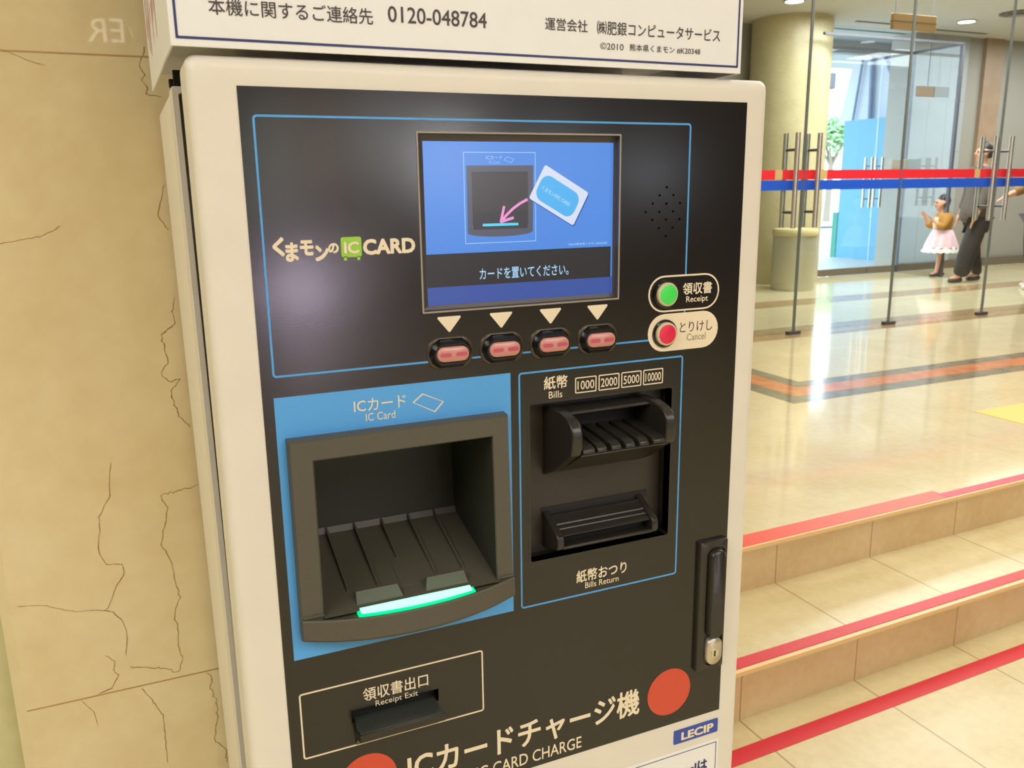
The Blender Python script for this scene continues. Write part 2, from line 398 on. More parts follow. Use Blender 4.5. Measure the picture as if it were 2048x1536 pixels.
# marble pier behind the machine, with stone joints and rust-coloured veins
YW = 0.97
bm = bmesh.new()
ch = 0.012
prof = [(-0.1665, 8.05), (-0.1665, YW+ch), (-0.1665+ch, YW), (0.721, YW), (0.721, 8.05)]
A = [bm.verts.new((x, y, 0)) for x, y in prof]; B = [bm.verts.new((x, y, ZC)) for x, y in prof]
bm.faces.new(A[::-1]); bm.faces.new(B)
for i in range(5): bm.faces.new((A[i], A[(i+1) % 5], B[(i+1) % 5], B[i]))
pier = struct('wall_pier', bm, M_wall, smooth=False)
struct('wall_left_bay', BOX(-4.0, -0.1, 1.02, 1.2, 0, ZC), M_wall2)
for z in (0.8405, 1.522, 2.20, 0.16):
    obj('joint', BOX(-0.1545, 0.7205, YW-0.0004, YW+0.001, z-0.0007, z+0.0007), M_joint, pier)
VEINS = [
 [(-0.042,1.11),(-0.048,1.07),(-0.06,1.05),(-0.061,1.033),(-0.065,1.018),(-0.063,1.003),(-0.059,0.994),(-0.043,0.991),(-0.043,0.978),(-0.052,0.966),(-0.061,0.946),(-0.066,0.941),(-0.058,0.937),(-0.05,0.923),(-0.047,0.903),(-0.051,0.882)],
 [(0.042,1.069),(0.003,1.064),(0.008,1.047),(0.007,1.037),(0,1.02),(-0.001,1.007),(0.007,0.981),(0.008,0.957),(0.011,0.939),(0.003,0.921),(0.005,0.901),(0.005,0.877),(0.006,0.865),(0.002,0.848),(-0.002,0.847),(-0.01,0.855),(-0.048,0.867)],
 [(0.038,1.282),(0.034,1.266),(0.035,1.253),(0.021,1.242),(0.026,1.214),(0.017,1.201),(0.024,1.191),(0.035,1.192),(0.024,1.176),(0.031,1.15),(0.04,1.138)],
 [(0.04,1.398),(0.03,1.366),(0.039,1.352)],
 [(0.032,0.839),(0.036,0.83),(0.033,0.817),(0.038,0.802),(0.038,0.781),(0.036,0.765),(0.032,0.749),(0.043,0.734),(0.043,0.714)],
 [(-0.039,0.837),(-0.029,0.816),(-0.02,0.797),(-0.021,0.782),(-0.021,0.758),(-0.022,0.735)],
 [(-0.071,0.887),(-0.063,0.878),(-0.066,0.868),(-0.061,0.86),(-0.07,0.845),(-0.084,0.842)],
 [(0.034,1.53),(0.031,1.52),(0.027,1.511),(0.031,1.505),(0.029,1.499),(0.033,1.492),(0.032,1.487),(0.045,1.484)],
 [(-0.092,1.523),(-0.08,1.519),(-0.068,1.513),(-0.056,1.51)], [(-0.115,1.343),(-0.08,1.349),(-0.059,1.359)],
 [(-0.148,0.964),(-0.124,0.96),(-0.095,0.946),(-0.066,0.941)], [(-0.101,0.838),(-0.09,0.82),(-0.089,0.804)]]
bm = bmesh.new()
for k, vn in enumerate(VEINS):
    pts = []
    for (x0, z0), (x1, z1) in zip(vn, vn[1:]):
        L_ = math.hypot(x1-x0, z1-z0); n_ = max(1, int(L_/0.0035))
        for i in range(n_):
            t = i/n_; j = 0.0014 if k in (1, 2, 4, 7) else 0.0007
            pts.append((x0+(x1-x0)*t+random.uniform(-j, j), z0+(z1-z0)*t+random.uniform(-j, j)))
    pts.append(vn[-1])
    wd = 0.00042 if k < 8 else 0.00028
    for (x0, z0), (x1, z1) in zip(pts, pts[1:]):
        d = Vector((x1-x0, 0, z1-z0)); 
        if d.length < 1e-6: continue
        s = Vector((-d.z, 0, d.x)).normalized()*wd*random.uniform(0.6, 1.3); e = d.normalized()*0.0004
        a, b_ = Vector((x0, YW-0.0003, z0)), Vector((x1, YW-0.0003, z1))
        quad(bm, [a-s-e, b_-s+e, b_+s+e, a+s-e])
obj('vein', bm, M_vein, pier, smooth=False)

# hall shell
struct('ceiling', BOX(-4.0, 13.0, -8.0, 8.15, ZC, ZC+0.1), M_ceil)
struct('wall_left', BOX(-4.1, -4.0, -8.0, 8.15, 0, ZC), M_bhall)
struct('wall_right', BOX(13.0, 13.1, -8.0, 8.15, 0, ZC), M_wgrey)
struct('wall_back', BOX(-4.0, 13.0, -8.1, -8.0, 0, ZC), M_bhall)
struct('wall_far', BOX(-4.0, 7.18, 8.05, 8.15, ZU, ZC), M_wgrey)
# glowing panels added on the rear wall for soft reflections in the black panel
for i, (x0, x1, z0, z1, c, e) in enumerate(((1.28, 1.50, 1.0, 2.25, (230, 240, 235), 7.0), (1.80, 2.05, 1.3, 2.3, (235, 200, 180), 4.5), (2.35, 2.75, 1.55, 2.3, (235, 240, 245), 5.0),
        (3.10, 3.55, 1.45, 2.0, (245, 245, 250), 26.0), (4.45, 4.85, 1.5, 1.9, (225, 235, 250), 13.0), (5.75, 6.2, 1.35, 1.75, (225, 235, 250), 9.0), (1.45, 1.78, 0.22, 0.52, (238, 222, 250), 60.0), (1.9, 2.5, 0.35, 0.85, (235, 225, 225), 3.0))):
    struct('glow_panel_%d' % (i+1), BOX(x0, x1, -7.99, -7.96, z0, z1), mat('reflection_glow_%d' % i, c, 0.4, emit=c, estr=e))
struct('wall_beyond_door', BOX(8.72, 13.0, 7.85, 8.15, ZU, ZC), M_wgrey)

# ------------------------------------------------------------------ the charging machine
mach = empty('charging_machine', (U0, FY, 0.0))
tag(mach, 'beige card charging machine with black control panel and lit screen', 'machine')
MI = Matrix.Translation(Vector((-U0, -FY, 0)))
def part(name, bm, m, parent=mach, **k):
    """geometry is written in world coordinates; keep it there under the machine's base"""
    bm.transform(MI)
    return obj(name, bm, m, parent, **k)
def mtext(s, u0, u1, w0, w1, m, parent, n=0.45, bold=0.0, frame=None):
    o = text(s, u0, u1, w0, w1, m, parent, n, bold, frame=frame)
    if o: o.data.transform(MI)
    return o
WB = WZ*1000 - 60          # bottom of the door, just over the floor (w in mm)
# cabinet body and plinth
def lean(o_bm):
    """the cabinet's left side leans out slightly towards the top"""
    for v in o_bm.verts:
        if v.co.x < U0-0.02: v.co.x -= (4.4-0.0049*((WZ-v.co.z)*1000))/1000
bm = bmesh.new(); fbox(bm, -30, 443.5, -8, WB, -345, -118); lean(bm)
part('cabinet_body', bm, M_beige_side, bevel=0.002)
bm = bmesh.new(); plate(bm, (-24, 437, 0, WB), [(22, 400, 20, 520)], -119, -50)
part('door_seal', bm, M_gap)
bm = bmesh.new(); fbox(bm, -20, 433, WB-1, WZ*1000-1, -330, -40)
part('plinth', bm, M_gap)
# the flange of the body that closes towards the door
bm = bmesh.new(); ring(bm, rrect(-30.6, 444, -9, WB, 2), rrect(-25.5, 439, -4, WB-5, 2), -98, -130); lean(bm)
part('body_flange', bm, M_beige, bevel=0.0006)
# the door: a frame with rounded outer edges around the black panel
TRAY = (30, 176, 259, 388); BILL = (211.7, 351.5, 243, 382.5); SCR = (123.6, 294.6, 28.3, 160.0); SLOT = (49.8, 124.2, 480, 491.5)
bm = bmesh.new(); plate(bm, (0, 420, 0, 584.5), [TRAY, BILL, SCR, SLOT], -6, 0.5)
panel = part('control_panel', bm, M_black, smooth=False)
bm = bmesh.new()
r = 9
loops = []
def dl(off, n): return [fp(u, w, n) for u, w in rrect(-31+off, 444.5-off, -19.3+off, WB-off, 7.2)]
loops = [dl(0.0, -52), dl(0.0, -r)]
for i in range(1, 7):
    a = math.radians(90*i/6); loops.append(dl(r*(1-math.cos(a)), -r+r*math.sin(a)))
inner = [fp(u, w, 0) for u, w in rrect(0.02, 419.98, 0.02, 584.48, 0.3)]
loops += [inner, [fp(u, w, -8) for u, w in rrect(0.02, 419.98, 0.02, 584.48, 0.3)]]
loft(bm, loops, close_ends=False)
door = part('door_frame', bm, M_beige, angle=50)
bm = bmesh.new(); plate(bm, (-24, 437, -12, WB-6), [TRAY, BILL, SCR, SLOT], -9, -6.1)
part('door_backing', bm, M_gap, smooth=False)

# printed lines and areas
def outline(name, u0, u1, w0, w1, r, t, m, n=0.75, parent=panel):
    bm = bmesh.new(); ring(bm, rrect(u0, u1, w0, w1, r), rrect(u0+t, u1-t, w0+t, w1-t, max(0.3, r-t)), n, 0.4)
    return part(name, bm, m, parent, smooth=False)
outline('blue_outline', 8.4, 363.0, 18.0, 199.2, 3.0, 1.5, M_blue)
outline('blue_outline', 201.8, 362.3, 214.8, 424.2, 3.0, 1.5, M_blue)
outline('cream_outline', 9.2, 165.2, 454.0, 512.6, 2.6, 1.3, M_print)
bm = bmesh.new(); a_ = rrect(7.9, 194.8, 214.0, 424.2, 3.2)
V_ = [TRAY[0], TRAY[1], TRAY[2], TRAY[3]]
plate(bm, (7.9, 194.8, 214.0, 424.2), [(16, 186, 247, 400)], 0.4, 0.72)
part('blue_card_area', bm, M_blue, panel, smooth=False)
for u in (60.4, 358.6):
    bm = bmesh.new(); fpoly(bm, circ(u, 548, 24.6), 0.75, 0.4); part('red_dot', bm, M_red, panel, smooth=False)
mtext('ICカード', 65.8, 106.5, 221.8, 231.6, M_print, panel, 0.95, 0.006)
mtext('IC Card', 74.5, 97.5, 233.3, 239.4, M_print, panel, 0.95, 0.004)
o_ = [(111.6, 228.9), (120, 222.6), (137.4, 231.1), (129.8, 239)]
cu_, cw_ = sum(p[0] for p in o_)/4, sum(p[1] for p in o_)/4
bm = bmesh.new(); ring(bm, o_, [(cu_+(u-cu_)*0.90, cw_+(w-cw_)*0.86) for u, w in o_], 0.95); part('card_icon', bm, M_print, panel, smooth=False)
mtext('紙幣', 224.7, 246.8, 220.4, 231.6, M_print, panel, 0.75, 0.018)
mtext('Bills', 229.2, 241.9, 233.4, 239.4, M_print, panel, 0.75, 0.006)
for (u0, u1), s in zip(((254, 274.6), (276.6, 297.1), (299, 319.3), (321.1, 341.6)), ('1000', '2000', '5000', '10000')):
    outline('note_box', u0, u1, 224.1, 237.9, 1.2, 1.0, M_print)
    mtext(s, u0+2.2, u1-2.2, 227.3, 234.9, M_print, panel, 0.75, 0.012)
mtext('紙幣おつり', 255.9, 307.6, 399.7, 411.7, M_print, panel, 0.75, 0.018)
mtext('Bills Return', 264.8, 299.4, 412.6, 418.2, M_print, panel, 0.75, 0.006)
mtext('領収書出口', 59.8, 115.5, 462.6, 474.6, M_print, panel, 0.75, 0.012)
mtext('Receipt Exit', 69.8, 106.1, 476.2, 482.8, M_print, panel, 0.75, 0.004)
mtext('ICカードチャージ機', 94.2, 325.0, 533.4, 562.0, M_print, panel, 0.75, 0.022)
mtext('IC CARD CHARGE', 156.5, 262.0, 567.0, 579.0, M_print, panel, 0.75, 0.008)
# card logo: hand-lettered characters around a small green tile on two feet
for s, u0, u1, w0, w1, b in (('く', 15.2, 23.5, 99.6, 113.1, 0.06), ('ま', 23.8, 32.8, 103.5, 117.0, 0.05), ('モ', 34.0, 43.6, 102.3, 113.2, 0.055), ('ン', 44.3, 54.2, 106.2, 117.6, 0.06), ('の', 53.8, 61.5, 105.1, 112.4, 0.05), ('CARD', 79.2, 118.8, 103.2, 114.6, 0.045)):
    mtext(s, u0, u1, w0, w1, M_print, panel, 0.75, b)
bm = bmesh.new(); fpoly(bm, rrect(63.2, 78.2, 101.2, 115.6, 1.6), 0.75, 0.4); fpoly(bm, rrect(64.8, 67.0, 115.0, 118.0, 0.4), 0.75, 0.4); fpoly(bm, rrect(74.6, 76.8, 115.0, 118.0, 0.4), 0.75, 0.4)
part('logo_tile', bm, M_green_logo, panel, smooth=False)
mtext('IC', 65.2, 76.2, 104.6, 113.0, M_print, panel, 1.0, 0.035)
# speaker holes
bm = bmesh.new()
for u, w in ((340.3,69.6),(333.5,76.1),(347.2,76.1),(326.8,82.8),(340.4,83.0),(354.1,82.9),(320.1,89.6),(333.6,89.7),(347.2,89.6),(326.7,96.2),(340.4,96.2),(354.1,96.3),(333.6,103.1),(347.2,103.0),(340.4,110.0)):
    fpoly(bm, circ(u, w, 0.95, 12), 0.72, 0.4)
part('speaker_holes', bm, mat('hole_black', (8, 8, 8), 0.95, 0.0), panel, smooth=False)

# display: bezel, lit picture
scr = empty('display_screen', (0, 0, 0), parent=mach)
bm = bmesh.new(); ring(bm, rrect(122.6, 295.4, 27.4, 160.8, 0.8), rrect(123.9, 294.1, 28.7, 159.5, 0.5), 1.0, 0.3)
part('screen_rim', bm, mat('grey_screen_rim', (150, 140, 124), 0.35), scr, smooth=False)
bm = bmesh.new()
loft(bm, [floop(rrect(123.7, 294.5, 28.4, 159.9, 0.5), 0.4), floop(rrect(124.4, 293.8, 29.2, 159.1, 0.5), -4.5), floop(rrect(129.4, 292.2, 33.8, 156.1, 0.5), -6.0)], close_ends=False)
part('screen_bezel', bm, mat('screen_bezel_grey', (74, 68, 70), 0.3), scr, smooth=False)
lcd_e = dict()
def lcd(name, pts, rgb, n, st=1.0, parent=None):
    bm = bmesh.new(); fpoly(bm, pts, n); return part(name, bm, emat('lit_'+name, rgb, st), parent or scr, smooth=False)
def R4(u0, u1, w0, w1): return [(u0, w0), (u1, w0), (u1, w1), (u0, w1)]
bm = bmesh.new(); fbox(bm, 128.8, 292.8, 33.2, 156.7, -9, -6.6)
pic = part('picture', bm, emat('lit_blue', (80, 140, 226), 0.95), scr, smooth=False)
lcd('lower_band', R4(129.4, 292.2, 142.0, 156.2), (58, 86, 166), -6.5, 0.9, pic)
lcd('message_band', R4(129.6, 290.9, 117.0, 142.3), (44, 42, 44), -6.45, 0.8, pic)
mtext('カードを置いてください。', 172.7, 251.3, 129.6, 138.4, emat('lit_text', (170, 214, 246), 1.0), pic, -6.3, 0.012)
bm = bmesh.new(); ring(bm, rrect(161.4, 222.0, 41.4, 110.2, 0.4), rrect(162.0, 221.4, 42.0, 109.6, 0.3), -6.4); part('picture_box', bm, emat('lit_pale', (160, 204, 250), 0.95), pic, smooth=False)
lcd('drawn_tray', [(163.8, 51.4), (220.1, 51.4), (219.2, 102.0)]+[(191.4+27.6*math.cos(math.radians(a)), 102.0+3.4*math.sin(math.radians(a))) for a in range(10, 171, 10)]+[(163.8, 102.0)], (92, 92, 106), -6.4, 0.85, pic)
lcd('drawn_recess', R4(168.0, 215.2, 56.0, 96.4), (70, 64, 66), -6.3, 0.8, pic)
lcd('drawn_tray_floor', R4(168.6, 214.6, 86.0, 99.6), (62, 60, 66), -6.25, 0.8, pic)
lcd('drawn_light', R4(176.2, 206.5, 95.2, 97.2), (84, 216, 250), -6.15, 1.0, pic)
mtext('ICカード', 179.9, 193.6, 43.9, 47.0, emat('lit_pale', (160, 204, 250), 0.95), pic, -6.3, 0.01)
mtext('IC Card', 182.6, 191.2, 48.0, 50.0, emat('lit_pale', (160, 204, 250), 0.95), pic, -6.3, 0.0)
o_ = [(194.8, 47.4), (197.4, 44.6), (203.8, 46.6), (201.2, 49.6)]; cu_, cw_ = 199.3, 47.05
bm = bmesh.new(); ring(bm, o_, [(cu_+(u-cu_)*0.88, cw_+(w-cw_)*0.82) for u, w in o_], -6.3); part('drawn_card_icon', bm, emat('lit_pale', (160, 204, 250), 0.95), pic, smooth=False)
# the drawn card: a tilted white card with a plain blue field
cA, cB, cC, cD = Vector((230.3, 50.8)), Vector((269.6, 73.2)), Vector((255.4, 99.0)), Vector((215.8, 76.4))
def cardp(s, t):
    p = cA.lerp(cB, s); q = cD.lerp(cC, s); v = p.lerp(q, t); return (v.x, v.y)
def cardr(s0, s1, t0, t1, r): return [cardp(u, w/0.62) for u, w in rrect(s0, s1, t0*0.62, t1*0.62, r)]
lcd('drawn_card_shadow', [(u+0.8, w+1.2) for u, w in cardr(0, 1, 0, 1, 0.04)], (52, 96, 178), -6.28, 0.9, pic)
lcd('drawn_card', cardr(0, 1, 0, 1, 0.04), (218, 226, 244), -6.2, 0.95, pic)
lcd('drawn_card_field', cardr(0.06, 0.90, 0.18, 0.90, 0.16), (78, 178, 238), -6.1, 0.98, pic)
mtext('くまモンのIC CARD', 0.14, 0.76, 0.50, 0.62, emat('lit_text', (170, 214, 246), 1.0), pic, 0, 0.02, frame=lambda s, t: fp(*cardp(s, t), -6.0))
bm = bmesh.new()
cv = [(214.4, 77.4), (208, 80.4), (202, 84.2), (196.6, 88.8), (192.2, 93.2)]
def stroke(bm, pts, w_, n):
    for (a, b), (c, d) in zip(pts, pts[1:]):
        v = Vector((c-a, d-b)).normalized(); s = Vector((-v.y, v.x))*w_
        e = v*w_*0.3
        bm.faces.new([bm.verts.new(fp(x, y, n)) for x, y in ((a-s.x-e.x, b-s.y-e.y), (c-s.x+e.x, d-s.y+e.y), (c+s.x+e.x, d+s.y+e.y), (a+s.x-e.x, b+s.y-e.y))])
stroke(bm, cv, 1.05, -6.05); stroke(bm, [(194.4, 82.4), (191.4, 94.2), (202.2, 91.2)], 1.05, -6.0)
part('drawn_arrow', bm, emat('lit_pink', (240, 150, 208), 1.0), pic, smooth=False)
mtext('©2010熊本県くまモン#K20348', 251.3, 287.2, 112.8, 114.9, emat('lit_text', (170, 214, 246), 1.0), pic, -6.3, 0.0)

# arrows and the four clear keys under the screen
for i, u in enumerate((143.8, 187.5, 231.2, 274.9)):
    bm = bmesh.new(); fpoly(bm, [(u-9.0, 164.2), (u+9.0, 164.2), (u+9.6, 164.9), (u+9.4, 165.6), (u+0.5, 176.4), (u-0.5, 176.4), (u-9.4, 165.6), (u-9.6, 164.9)], 0.75, 0.4)
    part('key_arrow', bm, M_print, panel, smooth=False)
    key = empty('screen_key', (0, 0, 0), parent=mach)
    c = 192.7
    def oct_(hu, hw, k): return [(u-hu+k, c-hw), (u+hu-k, c-hw), (u+hu-k*0.35, c-hw+k*0.5), (u+hu, c-hw+k*1.25), (u+hu, c+hw-k*1.25), (u+hu-k*0.35, c+hw-k*0.5), (u+hu-k, c+hw), (u-hu+k, c+hw), (u-hu+k*0.35, c+hw-k*0.5), (u-hu, c+hw-k*1.25), (u-hu, c-hw+k*1.25), (u-hu+k*0.35, c-hw+k*0.5)]
    bm = bmesh.new(); loft(bm, [floop(rrect(u-18.8, u+18.8, c-12.8, c+12.8, 10), 0.3), floop(rrect(u-18.6, u+18.6, c-12.6, c+12.6, 10), 1.3), floop(rrect(u-17.8, u+17.8, c-11.8, c+11.8, 9.2), 1.9)])
    part('key_flange', bm, mat('smoked_flange', (70, 58, 44), 0.3), key, angle=50)
    bm = bmesh.new()
    loft(bm, [floop(oct_(17.6, 11.6, 8), 1.7), floop(oct_(16.8, 10.6, 7.4), 4.0), floop(oct_(14.8, 7.8, 5), 7.4), floop(oct_(13.8, 6.6, 4.6), 7.4), floop(oct_(13.5, 6.3, 4.6), 5.0)], close_ends=False)
    part('key_housing', bm, M_glossbl, key, angle=25)
    bm = bmesh.new()
    loft(bm, [floop(rrect(u-13.2, u+13.2, c-6.0, c+6.0, 5.6), 4.6), floop(rrect(u-13.0, u+13.0, c-5.8, c+5.8, 5.5), 8.2), floop(rrect(u-12.0, u+12.0, c-4.9, c+4.9, 4.6), 9.2)])
    cap = part('key_cap', bm, M_pink, key, angle=50)
    bm = bmesh.new(); fpoly(bm, rrect(u-11, u-1.8, c-1.5, c+1.7, 1.4), 9.35, 9.0); fpoly(bm, rrect(u+1.8, u+11, c-1.5, c+1.7, 1.4), 9.35, 9.0); part('cap_lamp', bm, M_pinkin, cap, smooth=False)

# receipt and cancel buttons with their oval fields
outline('receipt_field', 324.4, 398.3, 143.4, 175.0, 15.7, 1.5, M_print, 0.9)
bm = bmesh.new(); fpoly(bm, rrect(325.9, 396.8, 144.9, 173.5, 14.2), 0.8, 0.4); part('receipt_field_ground', bm, M_black, panel, smooth=False)
bm = bmesh.new(); fpoly(bm, rrect(324.8, 398.5, 176.6, 209.6, 16.4), 0.9, 0.4); part('cancel_field', bm, M_print, panel, smooth=False)
mtext('領収書', 359.3, 390.2, 150.6, 161.2, M_print, panel, 1.1, 0.02)
mtext('Receipt', 363.2, 386.2, 162.6, 169.4, M_print, panel, 1.1, 0.01)
mtext('とりけし', 357.6, 392.1, 185.0, 194.4, M_ink, panel, 1.1, 0.0)
mtext('Cancel', 365.1, 385.2, 195.8, 202.0, mat('faded_ink', (150, 134, 108), 0.5), panel, 1.1, 0.0)
for nm, w, m in (('receipt_button', 159.3, M_btn_green), ('cancel_button', 193.6, M_btn_red)):
    b = empty(nm, (0, 0, 0), parent=mach)
    u = 341.6
    bm = bmesh.new(); loft(bm, [floop(circ(u, w, 12.4), 0.8), floop(circ(u, w, 12.2), 2.4), floop(circ(u, w, 11.0), 3.2), floop(circ(u, w, 9.9), 2.6)], close_ends=False); part('button_collar', bm, M_glossbl, b)
    bm = bmesh.new(); loft(bm, [floop(circ(u, w, 10.4), 1.0), floop(circ(u, w, 10.2), 5.0), floop(circ(u, w, 9.4), 5.8), floop(circ(u, w, 8.6), 5.9)]); part('button_bezel', bm, M_btn_bezel, b)
    bm = bmesh.new(); loft(bm, [floop(circ(u, w, 8.5), 5.0), floop(circ(u, w, 8.4), 6.1), floop(circ(u, w, 7.4), 6.5)]); part('button_cap', bm, m, b)

# card tray: bezel, deep box, ribbed floor, bulging lip and the green light bar
tray = empty('card_tray', (0, 0, 0), parent=mach)
bm = bmesh.new()
# bezel (three bars) from the panel to n = 12 with a chamfer, open towards the lip
def hood(off_n):
    n, o = off_n
    return n, o
outer = [(14.2, 405), (14.2, 248), (16.2, 245.4), (186.0, 245.4), (188.6, 248), (189.6, 405)]
def bez(pts, n): return [fp(u, w, n) for u, w in pts]
O0 = [(14.0, 402), (14.0, 245.0), (188.0, 245.0), (188.6, 402)]
O1 = [(15.2, 402), (15.2, 246.6), (186.6, 246.6), (190.0, 402)]
I1 = [(30.4, 402), (30.4, 261.0), (174.0, 261.0), (176.4, 402)]
I0 = [(31.6, 402), (31.6, 262.2), (173.4, 262.2), (175.6, 402)]
BK = [(40.0, 372), (40.0, 268.0), (171.0, 268.0), (172.5, 372)]
rows = [[bm.verts.new(p) for p in bez(O0, 0.4)], [bm.verts.new(p) for p in bez([(u+(0.4 if u < 100 else -0.3), w+(0.5 if w < 300 else 0)) for u, w in O0], 10.0)], [bm.verts.new(p) for p in bez(O1, 12.0)], [bm.verts.new(p) for p in bez(I1, 12.0)], [bm.verts.new(p) for p in bez(I0, 10.5)]]
for A, B in zip(rows, rows[1:]):
    for i in range(3): bm.faces.new((A[i], A[i+1], B[i+1], B[i]))
part('tray_bezel', bm, M_grey, tray, smooth=False)
FLW = lambda n: 386.5-0.30*(12-n)         # floor height (w) at depth n
bm = bmesh.new()
nb = -85.0
fl, fr = (31.6, 10.5), (175.6, 10.5)
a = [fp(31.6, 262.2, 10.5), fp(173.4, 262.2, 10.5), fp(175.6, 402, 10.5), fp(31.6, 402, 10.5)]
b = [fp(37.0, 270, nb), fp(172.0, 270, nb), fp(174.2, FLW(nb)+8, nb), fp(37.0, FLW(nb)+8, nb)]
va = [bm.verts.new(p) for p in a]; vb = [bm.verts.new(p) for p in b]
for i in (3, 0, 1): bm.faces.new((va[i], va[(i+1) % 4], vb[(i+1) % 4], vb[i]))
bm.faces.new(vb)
part('tray_box', bm, mat('tray_box_plastic_shaded', (48, 46, 38), 0.55, 0.4, noise=0.06, scale=800, bump=0.1), tray, smooth=False)  # same plastic as the floor; shade of the recess put into a darker colour
# floor plate
bm = bmesh.new()
quad(bm, [fp(31, FLW(14), 14), fp(177, FLW(14), 14), fp(176, FLW(nb), nb-0.5), fp(34, FLW(nb), nb-0.5)])
quad(bm, [fp(37.2, FLW(nb)-4, nb+1), fp(174, FLW(nb)-4, nb+1), fp(174, FLW(nb)+1, nb+4), fp(37.2, FLW(nb)+1, nb+4)])
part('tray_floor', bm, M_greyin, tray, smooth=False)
bm = bmesh.new()
for u, ne in ((55, -9), (79.5, -9), (104, -35), (128.6, -9), (153, -9)):
    prism_u(bm, [(nb+0.5, FLW(nb)+0.5), (ne, FLW(ne)+0.5), (ne, FLW(ne)-1.9), (ne-2, FLW(ne)-2.6), (nb+0.5, FLW(nb)-4.2)], u-0.9, u+0.9)
# low step of the card rest
prism_u(bm, [(-32, FLW(-32)+0.4), (-3, FLW(-3)+0.4), (-3, FLW(-3)-0.5), (-32, FLW(-32)-0.5)], 97, 129)
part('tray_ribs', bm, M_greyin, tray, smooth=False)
for u0, u1, k0, k1 in ((58.6, 92.2, -0.6, 3.6), (117.2, 149.0, -2.6, 2.4)):
    bm = bmesh.new()
    A = [bm.verts.new(p) for p in (fp(u0, 375.9, 2.6), fp(u1, 375.9, 2.6), fp(u1+k1, 385.6, 7.6), fp(u0+k0, 385.6, 7.6))]
    B = [bm.verts.new(p) for p in (fp(u0, 375.9, 1.2), fp(u1, 375.9, 1.2), fp(u1+k1, 385.9, 1.2), fp(u0+k0, 385.9, 1.2))]
    bm.faces.new(A); bm.faces.new(B[::-1])
    for i in range(4): bm.faces.new((A[i], A[(i+1) % 4], B[(i+1) % 4], B[i]))
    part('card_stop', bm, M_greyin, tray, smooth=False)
# lip bulging forwards
def lk(u): t = (u-102.5)/87.5; return max(0.0, 1-abs(t)**2.2)
def lipn(u): return 14.0+12.5*lk(u)
def lw_(u): return 386.0+3.4*lk(u)
bm = bmesh.new(); N_ = 28
us = [14.6+(190.2-14.6)*i/N_ for i in range(N_+1)]
def lrow(f): return [bm.verts.new(f(u)) for u in us]
rows = [lrow(lambda u: fp(u, 390.5, 0.4)), lrow(lambda u: fp(u, lw_(u)+1.6, lipn(u)-3.2)), lrow(lambda u: fp(u, lw_(u)-0.2, lipn(u)-2.4)), lrow(lambda u: fp(u, lw_(u)-0.3, lipn(u)-0.8)), lrow(lambda u: fp(u, lw_(u)+0.7, lipn(u))), lrow(lambda u: fp(u, 401.0+5.4*lk(u), lipn(u)+0.8)), lrow(lambda u: fp(u, 403.0+5.8*lk(u), lipn(u)-1.0)), lrow(lambda u: fp(u, 408.5+3*lk(u), 0.4))]
for A, B in zip(rows, rows[1:]):
    for i in range(N_): bm.faces.new((A[i], A[i+1], B[i+1], B[i]))
for k in (0, N_): bm.faces.new([r_[k] for r_ in rows])
part('tray_lip', bm, M_grey, tray, angle=30)
for u0, u1 in ((15.6, 31.4), (175.0, 189.8)):
    bm = bmesh.new(); fbox(bm, u0, u1, 383.6, 385.4, 10.5, 13.2); part('bezel_foot', bm, M_grey, tray, bevel=0.0003)
# light bar: straight rear edge, curved front edge
def barf(u): t = (u-105)/48; return 19.2+4.2*(1-t*t)
bm = bmesh.new(); us2 = [57+(153-57)*i/20 for i in range(21)]
top = [fp(u, 386.4, 9.2) for u in us2]+[fp(u, 387.6, barf(u)) for u in us2[::-1]]
bot = [p+Vector((0, 0, -0.004)) for p in top]
loft(bm, [bot, top])
bar = part('light_bar', bm, mat('green_bar_edge', (0, 190, 110), 0.3, emit=(0, 240, 130), estr=1.3), tray, smooth=False)
bm = bmesh.new(); us3 = [59+(151-59)*i/20 for i in range(21)]
top = [fp(u, 386.1, 10.6) for u in us3]+[fp(u, 387.2, barf(u)-1.6) for u in us3[::-1]]
loft(bm, [[p+Vector((0, 0, -0.0015)) for p in top], top])
part('lit_diffuser', bm, mat('green_light', (160, 255, 215), 0.3, emit=(90, 255, 180), estr=4.5), bar, smooth=False)

# banknote unit in its recess
unit = empty('banknote_unit', (0, 0, 0), parent=mach)
bm = bmesh.new(); plate(bm, (BILL[0], BILL[1], BILL[2], BILL[3]), [], -20, -17); part('unit_plate', bm, M_brownpl, unit, smooth=False)
bm = bmesh.new(); ring(bm, rrect(BILL[0]-2, BILL[1]+2, BILL[2]-2, BILL[3]+2, 2), rrect(BILL[0], BILL[1], BILL[2], BILL[3], 2), 0.7, -18); part('unit_surround', bm, M_blackpl, unit, smooth=False)
ins = empty('note_inserter', (0, 0, 0), parent=unit)
def cheek():
    p = [(-17.5, 312), (-17.5, 250.5), (-6, 248.6), (14, 248.4)]
    p += [(22+16*math.sin(math.radians(a)), 265-15*math.cos(math.radians(a))) for a in range(5, 96, 13)]
    p += [(37.6, 274), (35.5, 280.5), (20, 290), (2, 303)]
    return p
for u0, u1 in ((232, 241.5), (321.5, 331)):
    bm = bmesh.new(); prism_u(bm, cheek(), u0, u1); part('inserter_cheek', bm, M_blackpl, ins, bevel=0.0014, segs=3)
bm = bmesh.new(); prism_u(bm, [(-17.5, 250.8), (4, 249.6), (10, 250.4), (11.5, 252.4), (7, 254.4), (2, 255.6), (-17.5, 257)], 241, 322); part('inserter_visor', bm, M_blackpl, ins, bevel=0.0006)
